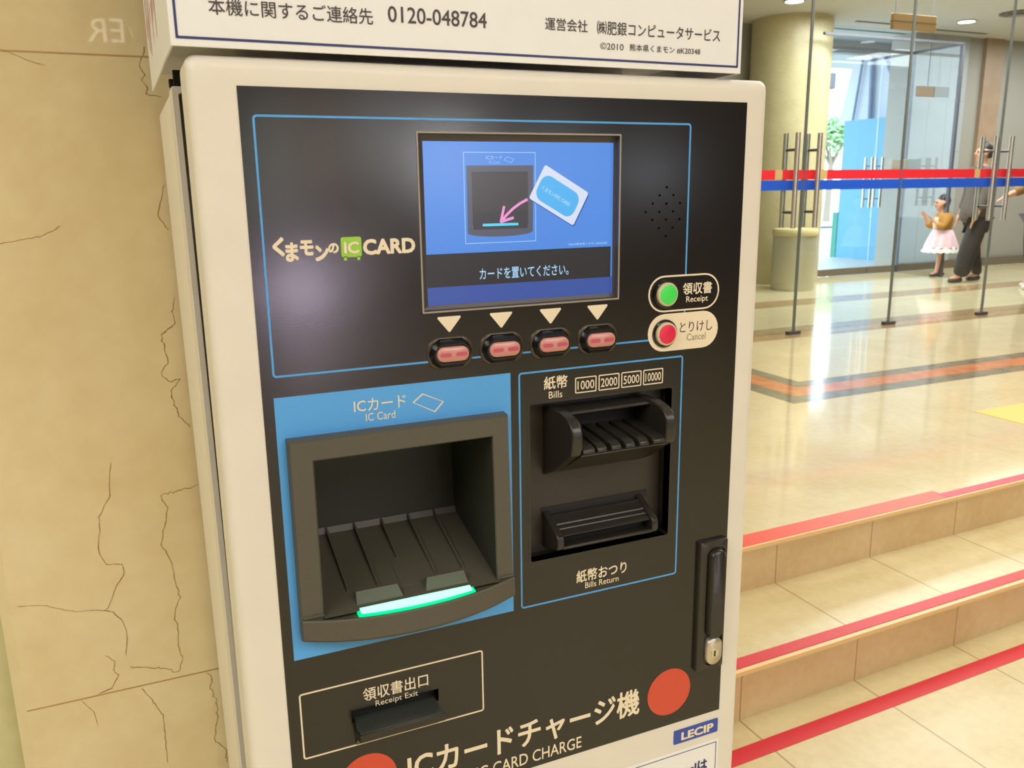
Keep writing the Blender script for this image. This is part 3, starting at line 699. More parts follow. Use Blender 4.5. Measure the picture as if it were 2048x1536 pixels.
bm = bmesh.new(); prism_u(bm, [(-17.5, 286), (-17.5, 279), (20, 279.3), (33, 279.8), (36.4, 280.2), (36.8, 281.4), (34.5, 283), (20, 291), (2, 303), (-17.5, 311.5)], 241, 322); part('inserter_lip', bm, M_blackpl, ins, bevel=0.0008)
for k in range(6):
    u0 = 242.2+k*13.45; u1 = u0+9.2+(2.2 if k in (0, 5) else 0)
    if k == 5: u1 = 321.6
    bm = bmesh.new(); prism_u(bm, [(-15, 281), (-15, 270.0), (8, 271.2), (26, 273.2), (33.5, 274.6), (36.6, 276.6), (37.2, 279.4), (34, 281)], u0, u1); part('lip_finger', bm, M_blackpl, ins, bevel=0.0009, segs=3)
bm = bmesh.new(); fbox(bm, 241, 322, 255, 277, -17.4, -14); part('note_slot', bm, M_gap, ins, smooth=False)
ret = empty('note_return', (0, 0, 0), parent=unit)
bm = bmesh.new(); fbox(bm, 230, 338.5, 342, 349, -17.2, -16.4); part('return_slot', bm, M_gap, ret, smooth=False)
for u0, u1 in ((231, 237.5), (326, 332.5)):
    bm = bmesh.new(); prism_u(bm, [(-17, 378), (-17, 344.6), (9.5, 357.0), (12.6, 359.2), (13.6, 363), (13.4, 368.4), (11.5, 371.3), (2, 374)], u0, u1); part('return_cheek', bm, M_blackpl, ret, bevel=0.0012, segs=3)
bm = bmesh.new(); prism_u(bm, [(-17, 348.6), (-11, 348.4), (-10, 349.4), (-2, 353.0), (-1.4, 354.2), (2.4, 355.6), (3.0, 356.8), (7.4, 358.6), (9.6, 360.2), (8.4, 361.4), (-17, 353)], 237, 326.5); lid = part('return_lid', bm, M_blackpl, ret, bevel=0.0003)
bm = bmesh.new(); fpoly(bm, circ(284, 352.4, 3.0, 20, 1.3), -3.2, -4.4); part('sensor_window', bm, M_gap, lid, smooth=False)
bm = bmesh.new(); prism_u(bm, [(-17, 369.5), (6, 369.0), (12.0, 368.2), (13.2, 369.4), (12.2, 371.2), (2, 374), (-17, 376)], 237, 326.5); part('return_lip', bm, M_blackpl, ret, bevel=0.0005)
bm = bmesh.new(); fbox(bm, 236.8, 326.6, 356, 370.5, -17, -1.0); part('return_mouth', bm, M_gap, ret, smooth=False)

# receipt outlet
slot = empty('receipt_outlet', (0, 0, 0), parent=mach)
bm = bmesh.new(); prism_u(bm, [(-12, 497.5), (-12, 491.6), (18.6, 490.9), (18.6, 497.0), (0.3, 498.2)], 52.6, 122.6); part('outlet_shelf', bm, mat('outlet_plastic', (58, 60, 56), 0.3, 0.5), slot, bevel=0.0004)
bm = bmesh.new(); fbox(bm, 48.5, 125.5, 478, 493, -14, -12); fbox(bm, 48.5, 49.8, 478, 493, -13, -1); fbox(bm, 124.2, 125.5, 478, 493, -13, -1); fbox(bm, 48.5, 125.5, 478, 480, -13, -1); part('outlet_recess', bm, M_gap, slot, smooth=False)
bm = bmesh.new(); prism_u(bm, [(0.4, 498.4), (18.0, 492.4), (18.5, 491.2), (20.0, 491.2), (20, 497.8), (8, 503), (0.4, 512.4)], 51.8, 123.4); part('outlet_apron', bm, M_black, slot, bevel=0.0004)

# swing handle with its lock
hd = empty('door_handle', (0, 0, 0), parent=mach)
bm = bmesh.new()
loft(bm, [floop(rrect(386.0, 418.2, 396.5, 532.6, 2), 0.4), floop(rrect(386.4, 417.8, 397.0, 532.2, 2), 4.6), floop(rrect(387.2, 417.0, 397.8, 531.4, 2), 5.4), floop(rrect(394.2, 415.4, 403.4, 528.0, 9), 5.4), floop(rrect(394.6, 415.0, 403.8, 527.6, 9), 3.2)], close_ends=False)
bm.faces.new([bm.verts.new(p) for p in floop(rrect(394.6, 415.0, 403.8, 527.6, 9), 3.2)])
part('handle_plate', bm, M_blackpl, hd, angle=40)
bm = bmesh.new()
loft(bm, [floop(rrect(395.6, 414.0, 405.0, 497, 8.6), 3.0), floop(rrect(395.8, 413.8, 405.2, 497, 8.6), 8.6), floop(rrect(397.6, 412.0, 407.2, 496.4, 7.2), 11.0)])
part('lever', bm, M_blackpl, hd, angle=50)
bm = bmesh.new()
loft(bm, [floop(rrect(395.6, 413.9, 497.2, 526.2, 8.8), 3.0), floop(rrect(395.8, 413.7, 497.3, 526.0, 8.8), 8.0), floop(rrect(396.6, 412.9, 498.0, 525.2, 8.0), 8.8)])
bm.transform(Matrix.Identity(4))
lock = part('lock_plate', bm, M_lock, hd, angle=50); lock['label'] = 'silver lock plate at the foot of the handle'
bm = bmesh.new(); fpoly(bm, circ(404.7, 513.6, 4.3, 24), 9.3, 8.6); part('lock_cylinder', bm, M_chrome, lock)
bm = bmesh.new(); fpoly(bm, R4(403.9, 405.5, 510.6, 516.6), 9.5, 9.2); part('keyhole', bm, M_gap, lock, smooth=False)

# maker's badge and the lower notice
bd = part('maker_badge', (lambda b_: (fpoly(b_, rrect(366.2, 419.0, 594.0, 609.2, 1.0), 0.8, 0.05), b_)[1])(bmesh.new()), M_badge, mach, smooth=False)
mtext('LECIP', 374.5, 413.6, 597.2, 606.4, M_print, bd, 1.0, 0.045)
nt_ = part('notice_sticker', (lambda b_: (fpoly(b_, rrect(-1.4, 421.4, 617.8, 800, 1.0), 0.35, 0.05), b_)[1])(bmesh.new()), M_white, mach, smooth=False)
bm = bmesh.new(); ring(bm, rrect(1.5, 418.6, 620.9, 797, 0.8), rrect(2.3, 417.8, 621.7, 796.2, 0.6), 0.5); part('notice_border', bm, M_navy, nt_, smooth=False)
mtext('telは', 381.0, 408.0, 637.0, 649.4, M_navy, nt_, 0.6, 0.03)

# ------------------------------------------------------------------ header sign above the machine
sg = empty('header_sign', (U0, FY, WZ))
tag(sg, 'white header sign with navy border and phone number, mounted above the machine', 'sign')
SI = Matrix.Translation(Vector((-U0, -FY, -WZ)))
def spart(name, bm, m, parent=sg, **k):
    bm.transform(SI); return obj(name, bm, m, parent, **k)
bm = bmesh.new(); fbox(bm, -38.3, 411.8, -330, -23, -2.0, 0.0); front = spart('front_plate', bm, M_white, bevel=0.0004)
bm = bmesh.new(); fbox(bm, -38.3, -36.8, -330, -23, -284, -2.0)
for v in bm.verts:
    if v.co.y > FY+0.2: v.co.x -= 0.0027
side = spart('side_plate', bm, M_white, bevel=0.0003)
bm = bmesh.new(); fbox(bm, 410.3, 411.8, -330, -23, -284, -2.0); spart('side_plate', bm, M_white, bevel=0.0003)
bm = bmesh.new(); fbox(bm, -36.8, 410.3, -40, -38.5, -282, -2.0); spart('bottom_plate', bm, M_white)
bm = bmesh.new(); fbox(bm, -36.8, 410.3, -330, -328, -282, -2.0); spart('top_plate', bm, M_white)
bm = bmesh.new(); fbox(bm, 20, 380, -39, -8.2, -275, -140); spart('mounting_foot', bm, M_beige_side)
bm = bmesh.new(); fbox(bm, -30, -22, -26, -9, -150, -142); fbox(bm, -33, -27, -20, -14, -158, -150); spart('bracket', bm, M_gap)
bm = bmesh.new(); ring(bm, rrect(-34.9, 408.5, -326, -27.6, 0.6), rrect(-33.3, 406.9, -324.4, -29.2, 0.4), 0.3); spart('navy_border', bm, M_navy, front, smooth=False)
def stext(s, u0, u1, w0, w1, b=0.0):
    o = text(s, u0, u1, w0, w1, M_ink, front, 0.3, b); o.data.transform(SI); return o
stext('本機に関するご連絡先', -13.4, 94.8, -53.6, -43.0, 0.006)
stext('0120-048784', 105.6, 180.0, -56.3, -45.6, 0.008)
stext('運営会社', 227.6, 264.1, -56.4, -47.4, 0.006)
stext('㈱肥銀コンピュータサービス', 272.4, 389.0, -56.8, -46.8, 0.006)
stext('©2010', 275.3, 296.5, -41.0, -36.0, 0.0)
stext('熊本県くまモン #K20348', 302.0, 369.6, -41.4, -36.0, 0.004)
# red pencil-like strokes of the picture printed on the sign's side
bm = bmesh.new()
for k in range(9):
    n0 = -110-k*18+random.uniform(-6, 6); w_lo = -46-random.uniform(0, 34)
    for (na, wa), (nb_, wb) in [((n0, -120), (n0-8, -80)), ((n0-8, -80), (n0-10, w_lo))]:
        uo = lambda n: -38.5+0.0096*(n+2)
        quad(bm, [fp(uo(na), wa, na), fp(uo(na-5), wa, na-5), fp(uo(nb_-2.5), wb, nb_-2.5), fp(uo(nb_), wb, nb_)])
spart('red_strokes', bm, mat('red_stroke_print', (206, 92, 84), 0.5), side, smooth=False)

# ------------------------------------------------------------------ glass entrance
YG = 4.85
def glass_leaf(n, x0, x1, handle=None, gap=None):
    bm = bmesh.new(); box(bm, x0, x1, YG-0.006, YG+0.006, ZU+0.012, ZC)
    d = struct('door_%d' % n, bm, M_glass)
    for xa, xb in ((x0, x0+0.006), (x1-0.006, x1)):
        obj('edge_strip', BOX(xa, xb, YG-0.0065, YG+0.0065, ZU+0.012, ZC), M_edge, d)
    zr, zb = EYE+0.028, EYE-0.046
    cuts = [x0+0.004]+(list(gap) if gap else [])+[x1-0.004]
    for k in range(0, len(cuts), 2):
        obj('red_stripe', BOX(cuts[k], cuts[k+1], YG-0.0075, YG-0.0065, zr, EYE+0.094), M_gred, d)
    if gap: obj('stripe_gap', BOX(gap[0], gap[1], YG-0.0075, YG-0.0065, zr, EYE+0.094), M_gtan, d)
    obj('blue_stripe', BOX(x0+0.004, x1-0.004, YG-0.0075, YG-0.0065, zb, EYE+0.0225), M_gblue, d)
    for hx in (handle or []):
        for s_ in (-1, 1):
            bm = bmesh.new(); tube(bm, (hx, YG+s_*0.06, 1.08), (hx, YG+s_*0.06, 1.735), 0.0175); obj('handle_bar', bm, M_steel, d)
        bm = bmesh.new()
        for z in (1.19, 1.62): tube(bm, (hx, YG-0.06, z), (hx, YG+0.06, z), 0.010, n=12)
        obj('handle_bolts', bm, M_frame, d)
    return d
M_steel = mat('brushed_steel', (222, 220, 216), 0.28, metal=1.0)
glass_leaf(1, 2.40, 3.395, None); glass_leaf(7, 1.40, 2.394, None); glass_leaf(8, 0.73, 1.394, None)
glass_leaf(2, 3.40, 4.434, [4.318], gap=(4.18, 4.245))
glass_leaf(3, 4.440, 5.387, [4.517], gap=(4.575, 4.655))
glass_leaf(4, 5.393, 6.441, [6.325], gap=(6.18, 6.24))
glass_leaf(5, 6.447, 7.45, [6.500])
glass_leaf(6, 7.456, 8.45, None)
for i, x in enumerate((4.38, 5.34, 6.39)):
    obj('trim_%d' % (i+1), BOX(x, x+0.11, YG-0.02, YG+0.02, ZU, ZU+0.025), M_frame)['kind'] = 'structure'

# ------------------------------------------------------------------ lobby behind the glass
bm = bmesh.new(); lathe(bm, [(0.424, ZU), (0.424, ZC)], (6.79, 7.72, 0), 72)
tag(obj('round_column', bm, M_col), 'thick round stone column behind the glass doors', 'column')
bn = empty('litter_bin', (6.37, 7.02, ZU)); tag(bn, 'pale metal litter bin standing in front of the round column', 'bin')
bm = bmesh.new(); lathe(bm, [(0.218, 0.0), (0.222, 0.02), (0.222, 0.56)]); obj('bin_body', bm, M_bin, bn)
bm = bmesh.new(); lathe(bm, [(0.232, 0.562), (0.236, 0.57), (0.236, 0.61), (0.222, 0.632), (0.12, 0.634)]); obj('bin_lid', bm, M_binlid, bn)
# second doors of the lobby
def lobby_leaf(n, x0, x1, hx):
    d = struct('door_%d' % n, BOX(x0, x1, 7.794, 7.806, ZU+0.08, 2.86), M_glassb)
    obj('bottom_rail', BOX(x0, x1, 7.785, 7.815, ZU+0.005, ZU+0.085), M_base, d)
    obj('edge_strip', BOX(x1-0.008 if hx < (x0+x1)/2+0.3 and n == 10 else x0, (x1 if n == 10 else x0+0.008), 7.793, 7.807, ZU+0.08, 2.86), M_edge, d)
    for s_ in (-1, 1):
        bm = bmesh.new(); tube(bm, (hx, 7.8+s_*0.05, 1.10), (hx, 7.8+s_*0.05, 1.68), 0.015); obj('handle_bar', bm, M_chrome, d)
    bm = bmesh.new()
    for z in (1.2, 1.58): tube(bm, (hx, 7.75, z), (hx, 7.85, z), 0.009, n=10)
    obj('handle_bolts', bm, M_frame, d)
lobby_leaf(9, 7.30, 8.215, 8.135); lobby_leaf(10, 8.225, 8.685, 8.300)
fr = empty('lobby_frame'); fr['kind'] = 'structure'
def fbar(n, *a): obj(n, BOX(*a), M_frame, fr)
fbar('post', 8.685, 8.725, 7.775, 7.815, ZU, 2.875); fbar('post', 8.648, 8.682, 7.085, 7.12, ZU, 2.87)
fbar('rail', 7.18, 8.725, 7.78, 7.81, 2.86, 2.89); fbar('rail', 6.66, 8.68, 7.085, 7.115, 2.86, 2.885); fbar('rail', 8.66, 8.70, 7.10, 7.80, 2.86, 2.885)
pl_ = obj('side_pane', BOX(8.66, 8.67, 7.12, 7.775, ZU, 2.86), M_glassb, fr)
struct('glow_panel_9', BOX(7.18, 8.70, 7.795, 7.805, 2.89, ZC), M_glassb)
struct('wall_panel', BOX(8.74, 9.66, 7.82, 7.848, ZU, ZC), M_wwhite)
pj = bpy.data.objects['wall_panel']
for z in (1.15, 1.75, 2.35): obj('panel_joint', BOX(8.742, 9.658, 7.8185, 7.8205, z, z+0.008), M_wgrey, pj)
for x in (9.05, 9.36): obj('panel_joint', BOX(x, x+0.007, 7.8185, 7.8205, ZU, ZC), M_wgrey, pj)
struct('baseboard_far', BOX(8.735, 13.0, 7.80, 7.83, ZU, ZU+0.10), M_base)
for i, x in enumerate((9.94, 12.0)):
    tag(struct('trim_%d' % (i+5), BOX(x, x+0.32, 7.80, 7.86, ZU, ZC), M_pil))
# ceiling fittings
dl_ = None
for i, (x, y, lb) in enumerate(((6.10, 6.93, 'round downlight in the ceiling above the round column'), (8.68, 7.10, 'round downlight in the ceiling above the people'), (3.6, 6.2, 'round downlight in the ceiling left of the column'))):
    if i == 2: continue
    d = empty('downlight', (x, y, ZC)); tag(d, lb, 'light', 'ceiling downlights')
    bm = bmesh.new(); lathe(bm, [(0.085, -0.001), (0.105, -0.006), (0.10, -0.012), (0.085, -0.010)], (0, 0, 0), 32); obj('lamp_rim', bm, M_wwhite, d)
    bm = bmesh.new(); lathe(bm, [(0.084, -0.002), (0.084, -0.013)], (0, 0, 0), 32); obj('lamp_disc', bm, M_lamp, d)
v_ = empty('ceiling_vent', (8.78, 6.58, ZC)); tag(v_, 'dark round air vent in the ceiling at the right', 'vent')
bm = bmesh.new(); lathe(bm, [(0.17, -0.001), (0.17, -0.012), (0.15, -0.02)], (0, 0, 0), 40); obj('vent_ring', bm, M_dark, v_)
bm = bmesh.new(); lathe(bm, [(0.09, -0.019), (0.09, -0.03), (0.05, -0.034)], (0, 0, 0), 32); obj('vent_core', bm, M_base, v_)
for i, (x0, x1, y) in enumerate(((7.5, 8.15, 7.50), (8.55, 9.65, 7.58), (7.3, 9.1, 7.92))):
    if y > 7.7: x1 = 8.7
    tag(obj('air_slot', BOX(x0, x1, y, y+0.05, ZC-0.004, ZC+0.002), M_dark), ('short air slot in the ceiling left of the hanging sign', 'long air slot in the ceiling right of the hanging sign', 'air slot in the ceiling right above the lobby doors')[i], 'vent', 'ceiling air slots')
# hanging signs
es = empty('hanging_sign', (6.33, 5.70, 2.78)); tag(es, 'light brown sign box hanging from the ceiling behind the glass', 'sign')
obj('sign_box', BOX(-0.25, 0.25, -0.02, 0.02, -0.125, 0.0), M_sign, es, bevel=0.004)
obj('sign_band', BOX(-0.251, 0.251, -0.0215, 0.0215, -0.068, -0.060), M_signd, es)
for x in (-0.22, 0.22):
    bm = bmesh.new(); tube(bm, (x, 0, 0), (x, 0, ZC-2.78), 0.004, n=8); obj('hanger_rod', bm, M_frame, es)
e2 = empty('small_hanging_sign', (8.55, 7.45, 2.46)); tag(e2, 'small dark brown sign hanging on a wire before the white wall', 'sign')
obj('sign_plate', BOX(-0.14, 0.14, -0.012, 0.012, -0.115, 0.0), M_signd, e2, bevel=0.003)
bm = bmesh.new(); tube(bm, (0.03, 0, 0), (0.03, 0, ZC-2.46), 0.004, n=8); obj('hanger_wire', bm, M_frame, e2)
lb = empty('door_lock_box', (8.56, 7.76, 1.60)); tag(lb, 'grey box beside the lobby door post', 'box')
obj('box_body', BOX(-0.13, 0.13, -0.03, 0.02, -0.06, 0.06), mat('grey_box', (166, 160, 150), 0.5), lb, bevel=0.004)
obj('box_lid', BOX(-0.12, 0.12, -0.034, -0.029, -0.05, 0.05), mat('grey_box_lid', (150, 144, 136), 0.5), lb)

# floor sticker on the landing
fs = obj('floor_sticker', BOX(3.66, 4.40, 2.13, 2.735, ZU+0.0003, ZU+0.0015), M_yellow); tag(fs, 'yellow square notice stuck on the landing floor', 'sticker')
bm = bmesh.new()
for r0, r1 in ((0.13, 0.19),):
    c_ = (4.03, 2.43)
    A = [bm.verts.new((c_[0]+r1*math.cos(math.radians(a)), c_[1]+r1*math.sin(math.radians(a)), ZU+0.0018)) for a in range(60, 301, 10)]; B = [bm.verts.new((c_[0]+r0*math.cos(math.radians(a)), c_[1]+r0*math.sin(math.radians(a)), ZU+0.0018)) for a in range(60, 301, 10)]
    for i in range(len(A)-1): bm.faces.new((A[i], A[i+1], B[i+1], B[i]))
obj('orange_arc', bm, M_orange, fs)

# ------------------------------------------------------------------ outside the entrance
M_pave = mat('outdoor_paving', (196, 196, 190), 0.5, noise=0.05, scale=4)
struct('ground_outside', BOX(-6, 40, 8.15, 60, 0.10, 0.27), M_pave)
M_bluew = mat('light_blue_wall', (92, 158, 190), 0.35)
bw = tag(obj('blue_hoarding', BOX(9.98, 10.10, 8.3, 10.10, 0.27, 2.29), M_bluew), 'light blue hoarding wall outside the lobby doors', 'wall')
obj('hoarding_joint', BOX(9.976, 9.981, 9.44, 9.455, 0.27, 2.29), mat('pale_joint', (190, 205, 210), 0.5), bw)
obj('green_edge', BOX(9.97, 10.10, 10.10, 10.20, 0.27, 0.95), mat('sea_green', (60, 150, 128), 0.5), bw)
tent = empty('white_tent', (10.3, 9.6, 0.27)); tag(tent, 'white fabric tent with slanted struts behind the blue hoarding', 'tent')
M_tent = mat('tent_fabric', (204, 210, 222), 0.6)
M_strut = mat('tent_strut', (140, 152, 178), 0.5)
bm = bmesh.new(); V8 = [bm.verts.new(p) for p in ((0, -1.6, 2.0), (0, 0.95, 2.0), (0, 0.60, 3.45), (0, -1.6, 3.75), (0.05, -1.6, 2.0), (0.05, 0.95, 2.0), (0.05, 0.60, 3.45), (0.05, -1.6, 3.75))]
for q in ((0, 1, 2, 3), (7, 6, 5, 4), (0, 4, 5, 1), (1, 5, 6, 2), (2, 6, 7, 3), (3, 7, 4, 0)): bm.faces.new([V8[i] for i in q])
obj('fabric_wall', bm, M_tent, tent)
for p0, p1, r_ in (((-0.05, 0.33, 3.2), (-0.05, 0.28, 2.0), 0.035), ((-0.05, 0.10, 2.9), (-0.05, -0.40, 2.1), 0.03), ((-0.05, 0.50, 2.9), (-0.05, 0.62, 2.0), 0.02)):
    bm = bmesh.new(); tube(bm, p0, p1, r_, n=10); obj('strut', bm, M_strut, tent)
for y in (-1.5,):
    bm = bmesh.new(); tube(bm, (0.08, y, 0), (0.08, y, 2.1), 0.03, n=10); obj('pole', bm, M_strut, tent)
struct('roof_soffit', BOX(7.0, 13.0, 8.15, 11.9, 3.32, 3.6), mat('soffit_grey', (170, 172, 170), 0.7))
struct('soffit_beam', BOX(7.0, 10.6, 9.6, 9.75, 3.16, 3.32), mat('soffit_beam', (160, 152, 146), 0.7))
rail = empty('railing', (11.6, 12.0, 0.27)); tag(rail, 'thin dark railing outside at the left of the hoarding', 'railing')
bm = bmesh.new(); tube(bm, (-1.6, 0, 0.34), (1.2, 0, 0.34), 0.02, n=10); obj('top_bar', bm, M_frame, rail)
for x in (-1.5, -0.2, 1.1):
    bm = bmesh.new(); tube(bm, (x, 0, 0), (x, 0, 0.34), 0.015, n=8); obj('upright', bm, M_frame, rail)
lamp = empty('street_lamp', (13.3, 14.0, 0.27)); tag(lamp, 'dark lamp head on a pole outside, beside the column edge', 'lamp')
bm = bmesh.new(); tube(bm, (-0.30, 0.1, 0), (-0.30, 0.1, 3.1), 0.04, n=10); obj('pole', bm, M_frame, lamp)
obj('lamp_head', BOX(-0.36, 0.14, -0.1, 0.2, 2.98, 3.30), M_frame, lamp, bevel=0.03)
tr = empty('tree', (19.3, 20.0, 0.27)); tag(tr, 'bright green tree outside beyond the lobby doors', 'tree')
bm = bmesh.new(); tube(bm, (0, 0, 0), (0.05, 0, 1.9), 0.11, 0.07, n=12)
for k in range(5):
    a = k*1.26; tube(bm, (0.05, 0, 1.6), (0.5*math.cos(a), 0.5*math.sin(a), 2.5), 0.05, 0.02, n=8)
obj('trunk', bm, mat('bark', (150, 136, 118), 0.8), tr)
bm = bmesh.new(); rr = random.Random(3)
for k in range(1500):
    c_ = Vector((rr.gauss(0, 0.36), rr.gauss(0, 0.40), 2.62+rr.gauss(0, 0.26)))
    a = Vector((rr.uniform(-1, 1), rr.uniform(-1, 1), rr.uniform(-1, 1))).normalized()*0.09; b_ = a.orthogonal().normalized()*0.05
    quad(bm, [c_-a, c_+b_, c_+a, c_-b_])
obj('leaves', bm, mat('leaf_green', (176, 212, 156), 0.5), tr, smooth=False)

# ------------------------------------------------------------------ people behind the glass
def skin(name, nodes, edges, m, parent=None, sub=2, root=0):
    me = bpy.data.meshes.new(name); me.from_pydata([n[:3] for n in nodes], edges, [])
    o = bpy.data.objects.new(name, me); COL.objects.link(o)
    sk = o.modifiers.new('skin', 'SKIN'); sk.use_smooth_shade = True
    for i, n in enumerate(nodes):
        sv = me.skin_vertices[0].data[i]; sv.radius = (n[3], n[4] if len(n) > 4 else n[3]); sv.use_root = (i == root)
    ss = o.modifiers.new('sub', 'SUBSURF'); ss.levels = sub; ss.render_levels = sub
    dg = bpy.context.evaluated_depsgraph_get(); em = bpy.data.meshes.new_from_object(o.evaluated_get(dg))
    bpy.data.objects.remove(o); bpy.data.meshes.remove(me)
    for p in em.polygons: p.use_smooth = True
    em.materials.clear(); em.materials.append(m); em.name = name
    o = bpy.data.objects.new(name, em); COL.objects.link(o)
    if parent: o.parent = parent
    return o
def person(loc, rz, h, J, skin_rgb, label):
    """J: joints in metres for a figure facing +y; returns the continuous body with a face"""
    N, E = [], []
    def add(p, r, prev=None):
        N.append(tuple(p)+(r,)); i = len(N)-1
        if prev is not None: E.append((prev, i))
        return i
    k = h/1.6
    pel = add(J['pelvis'], 0.105*k); wst = add(J['waist'], 0.095*k, pel); chs = add(J['chest'], 0.115*k, wst); nk = add(J['neck'], 0.042*k, chs)
    hb = Vector(J['head']); s = J.get('head_scale', 1.0)*k
    jaw = add(hb+Vector((0, 0.012, -0.065))*s, 0.058*s, nk); mid = add(hb, 0.080*s, jaw); top = add(hb+Vector((0, -0.012, 0.06))*s, 0.066*s, mid)
    add(hb+Vector((0, 0.098, -0.012))*s, 0.012*s, mid)                       # nose
    for sd in (-1, 1): add(hb+Vector((0.088*sd, -0.005, 0.0))*s, 0.014*s, mid)   # ears
    for sd, key in ((-1, 'L'), (1, 'R')):
        hip = add(J['hip'+key], 0.078*k, pel); kn = add(J['knee'+key], 0.052*k, hip); an = add(J['ankle'+key], 0.035*k, kn)
        a = Vector(J['ankle'+key]); add(a+Vector((0, 0.11*k, -0.035*k)), 0.026*k, an)
        sh = add(J['shoulder'+key], 0.050*k, chs); el = add(J['elbow'+key], 0.037*k, sh); wr = add(J['wrist'+key], 0.026*k, el)
        w = Vector(J['wrist'+key]); d = (w-Vector(J['elbow'+key])).normalized(); side = d.cross(Vector((0.3, 0.2, 1))).normalized()
        pa = add(w+d*0.06*k, 0.030*k, wr)
        for f, (off, ln) in enumerate(((-0.030, 0.062), (-0.010, 0.075), (0.010, 0.070), (0.029, 0.055))):
            b = w+d*0.085*k+side*off*k; q = add(b, 0.009*k, pa); q2 = add(b+d*ln*0.55*k, 0.008*k, q); add(b+d*ln*0.9*k-Vector((0, 0, 0.016*k)), 0.007*k, q2)
        t1 = add(w+d*0.04*k-side*0.040*k, 0.010*k, wr); add(w+d*0.08*k-side*0.052*k, 0.008*k, t1)
    o = skin('person', N, E, mat('skin_%d' % skin_rgb[0], skin_rgb, 0.5), None)
    o.location = loc; o.rotation_euler = (0, 0, rz); tag(o, label, 'person', 'people behind the glass doors')
    for sd in (-1, 1):
        bm = bmesh.new(); bmesh.ops.create_uvsphere(bm, u_segments=10, v_segments=8, radius=0.011*s)
        bm.transform(Matrix.Translation(hb+Vector((0.030*sd, 0.074, 0.014))*s)); obj('eye', bm, mat('eye_dark', (40, 30, 28), 0.3), o)
    bm = bmesh.new(); bmesh.ops.create_uvsphere(bm, u_segments=10, v_segments=6, radius=0.02*s)
    bm.transform(Matrix.Translation(hb+Vector((0, 0.066, -0.052))*s) @ Matrix.Diagonal((1, 0.4, 0.3, 1))); obj('mouth', bm, mat('lips', (176, 96, 88), 0.5), o)
    return o
def hair(o, hb, s, m, style):
    hb = Vector(hb)
    n = [tuple(hb+Vector((0, 0.030, 0.085))*s)+(0.055*s,), tuple(hb+Vector((0, -0.025, 0.070))*s)+(0.088*s,), tuple(hb+Vector((0, -0.065, 0.0))*s)+(0.080*s,), tuple(hb+Vector((0, -0.055, -0.07))*s)+(0.058*s,)]
    e = [(0, 1), (1, 2), (2, 3)]
    if style == 'bun':
        n += [tuple(hb+Vector((0, -0.10, 0.10))*s)+(0.05*s,)]; e += [(1, 4)]
    if style == 'long':
        n += [tuple(hb+Vector((0, -0.06, -0.18))*s)+(0.06*s,), tuple(hb+Vector((0, -0.05, -0.28))*s)+(0.035*s,)]; e += [(3, 4), (4, 5)]
    skin('hair', n, e, m, o)
def shoes(o, J, k, m):
    for key in 'LR':
        a = Vector(J['ankle'+key]); z = 0.028*k
        skin('shoe', [(a.x, a.y-0.035*k, z+0.012*k, 0.036*k), (a.x, a.y+0.05*k, z, 0.036*k, 0.03*k), (a.x, a.y+0.135*k, z-0.004*k, 0.034*k, 0.024*k)], [(0, 1), (1, 2)], m, o)
M_hair = mat('dark_hair', (48, 38, 36), 0.45)
RZ = math.radians(66)
# the little girl
J = dict(pelvis=(0, 0, 0.46), waist=(0, -0.01, 0.54), chest=(0, 0.0, 0.66), neck=(0, 0.02, 0.745), head=(0, 0.05, 0.845), head_scale=1.35,
         hipL=(-0.05, 0, 0.42), kneeL=(-0.055, 0.03, 0.24), ankleL=(-0.055, 0.055, 0.05), hipR=(0.05, 0, 0.42), kneeR=(0.055, -0.02, 0.24), ankleR=(0.055, -0.075, 0.05),
         shoulderL=(-0.105, 0.0, 0.70), elbowL=(-0.125, 0.07, 0.565), wristL=(-0.08, 0.165, 0.66), shoulderR=(0.105, 0.0, 0.70), elbowR=(0.12, 0.10, 0.57), wristR=(0.07, 0.19, 0.69))
g = person((8.70, 7.16, ZU), RZ, 0.95, J, (214, 160, 132), 'small girl in mustard top and pink and white skirt, hand raised to her mouth')
hair(g, J['head'], 0.80, M_hair, 'bun')
M_must = mat('mustard_knit', (186, 134, 62), 0.8, noise=0.1, scale=60)
skin('cardigan', [(0, 0, 0.50, 0.088), (0, -0.01, 0.56, 0.092), (0, 0, 0.66, 0.10), (0, 0.01, 0.715, 0.062), (-0.105, 0, 0.70, 0.052), (-0.125, 0.06, 0.575, 0.046), (-0.10, 0.125, 0.62, 0.036), (0.105, 0, 0.70, 0.052), (0.12, 0.09, 0.575, 0.046), (0.09, 0.15, 0.63, 0.036)], [(0, 1), (1, 2), (2, 3), (2, 4), (4, 5), (5, 6), (2, 7), (7, 8), (8, 9)], M_must, g)
skin('shirt_front', [(0, 0.075, 0.53, 0.035), (0, 0.085, 0.62, 0.04), (0, 0.072, 0.69, 0.03)], [(0, 1), (1, 2)], mat('cream_shirt', (236, 214, 186), 0.7), g)
def skirt(name, z1, z0, r1, r0, m, folds, depth, o):
    bm = bmesh.new(); rings = []
    for j in range(9):
        t = j/8; rg = []
        for i in range(96):
            a = 2*math.pi*i/96; r_ = r1+(r0-r1)*t**0.8; r_ *= 1+depth*t*math.sin(folds*a)
            rg.append(bm.verts.new((r_*math.cos(a), r_*math.sin(a)*1.05, z1+(z0-z1)*t+0.006*math.sin(folds*a)*t)))
        rings.append(rg)
    for A, B in zip(rings, rings[1:]):
        for i in range(96): bm.faces.new((A[i], A[(i+1) % 96], B[(i+1) % 96], B[i]))
    obj(name, bm, m, o, angle=80)
skirt('skirt', 0.545, 0.335, 0.098, 0.175, mat('pink_cotton', (240, 204, 212), 0.8, noise=0.08, scale=25), 12, 0.05, g)
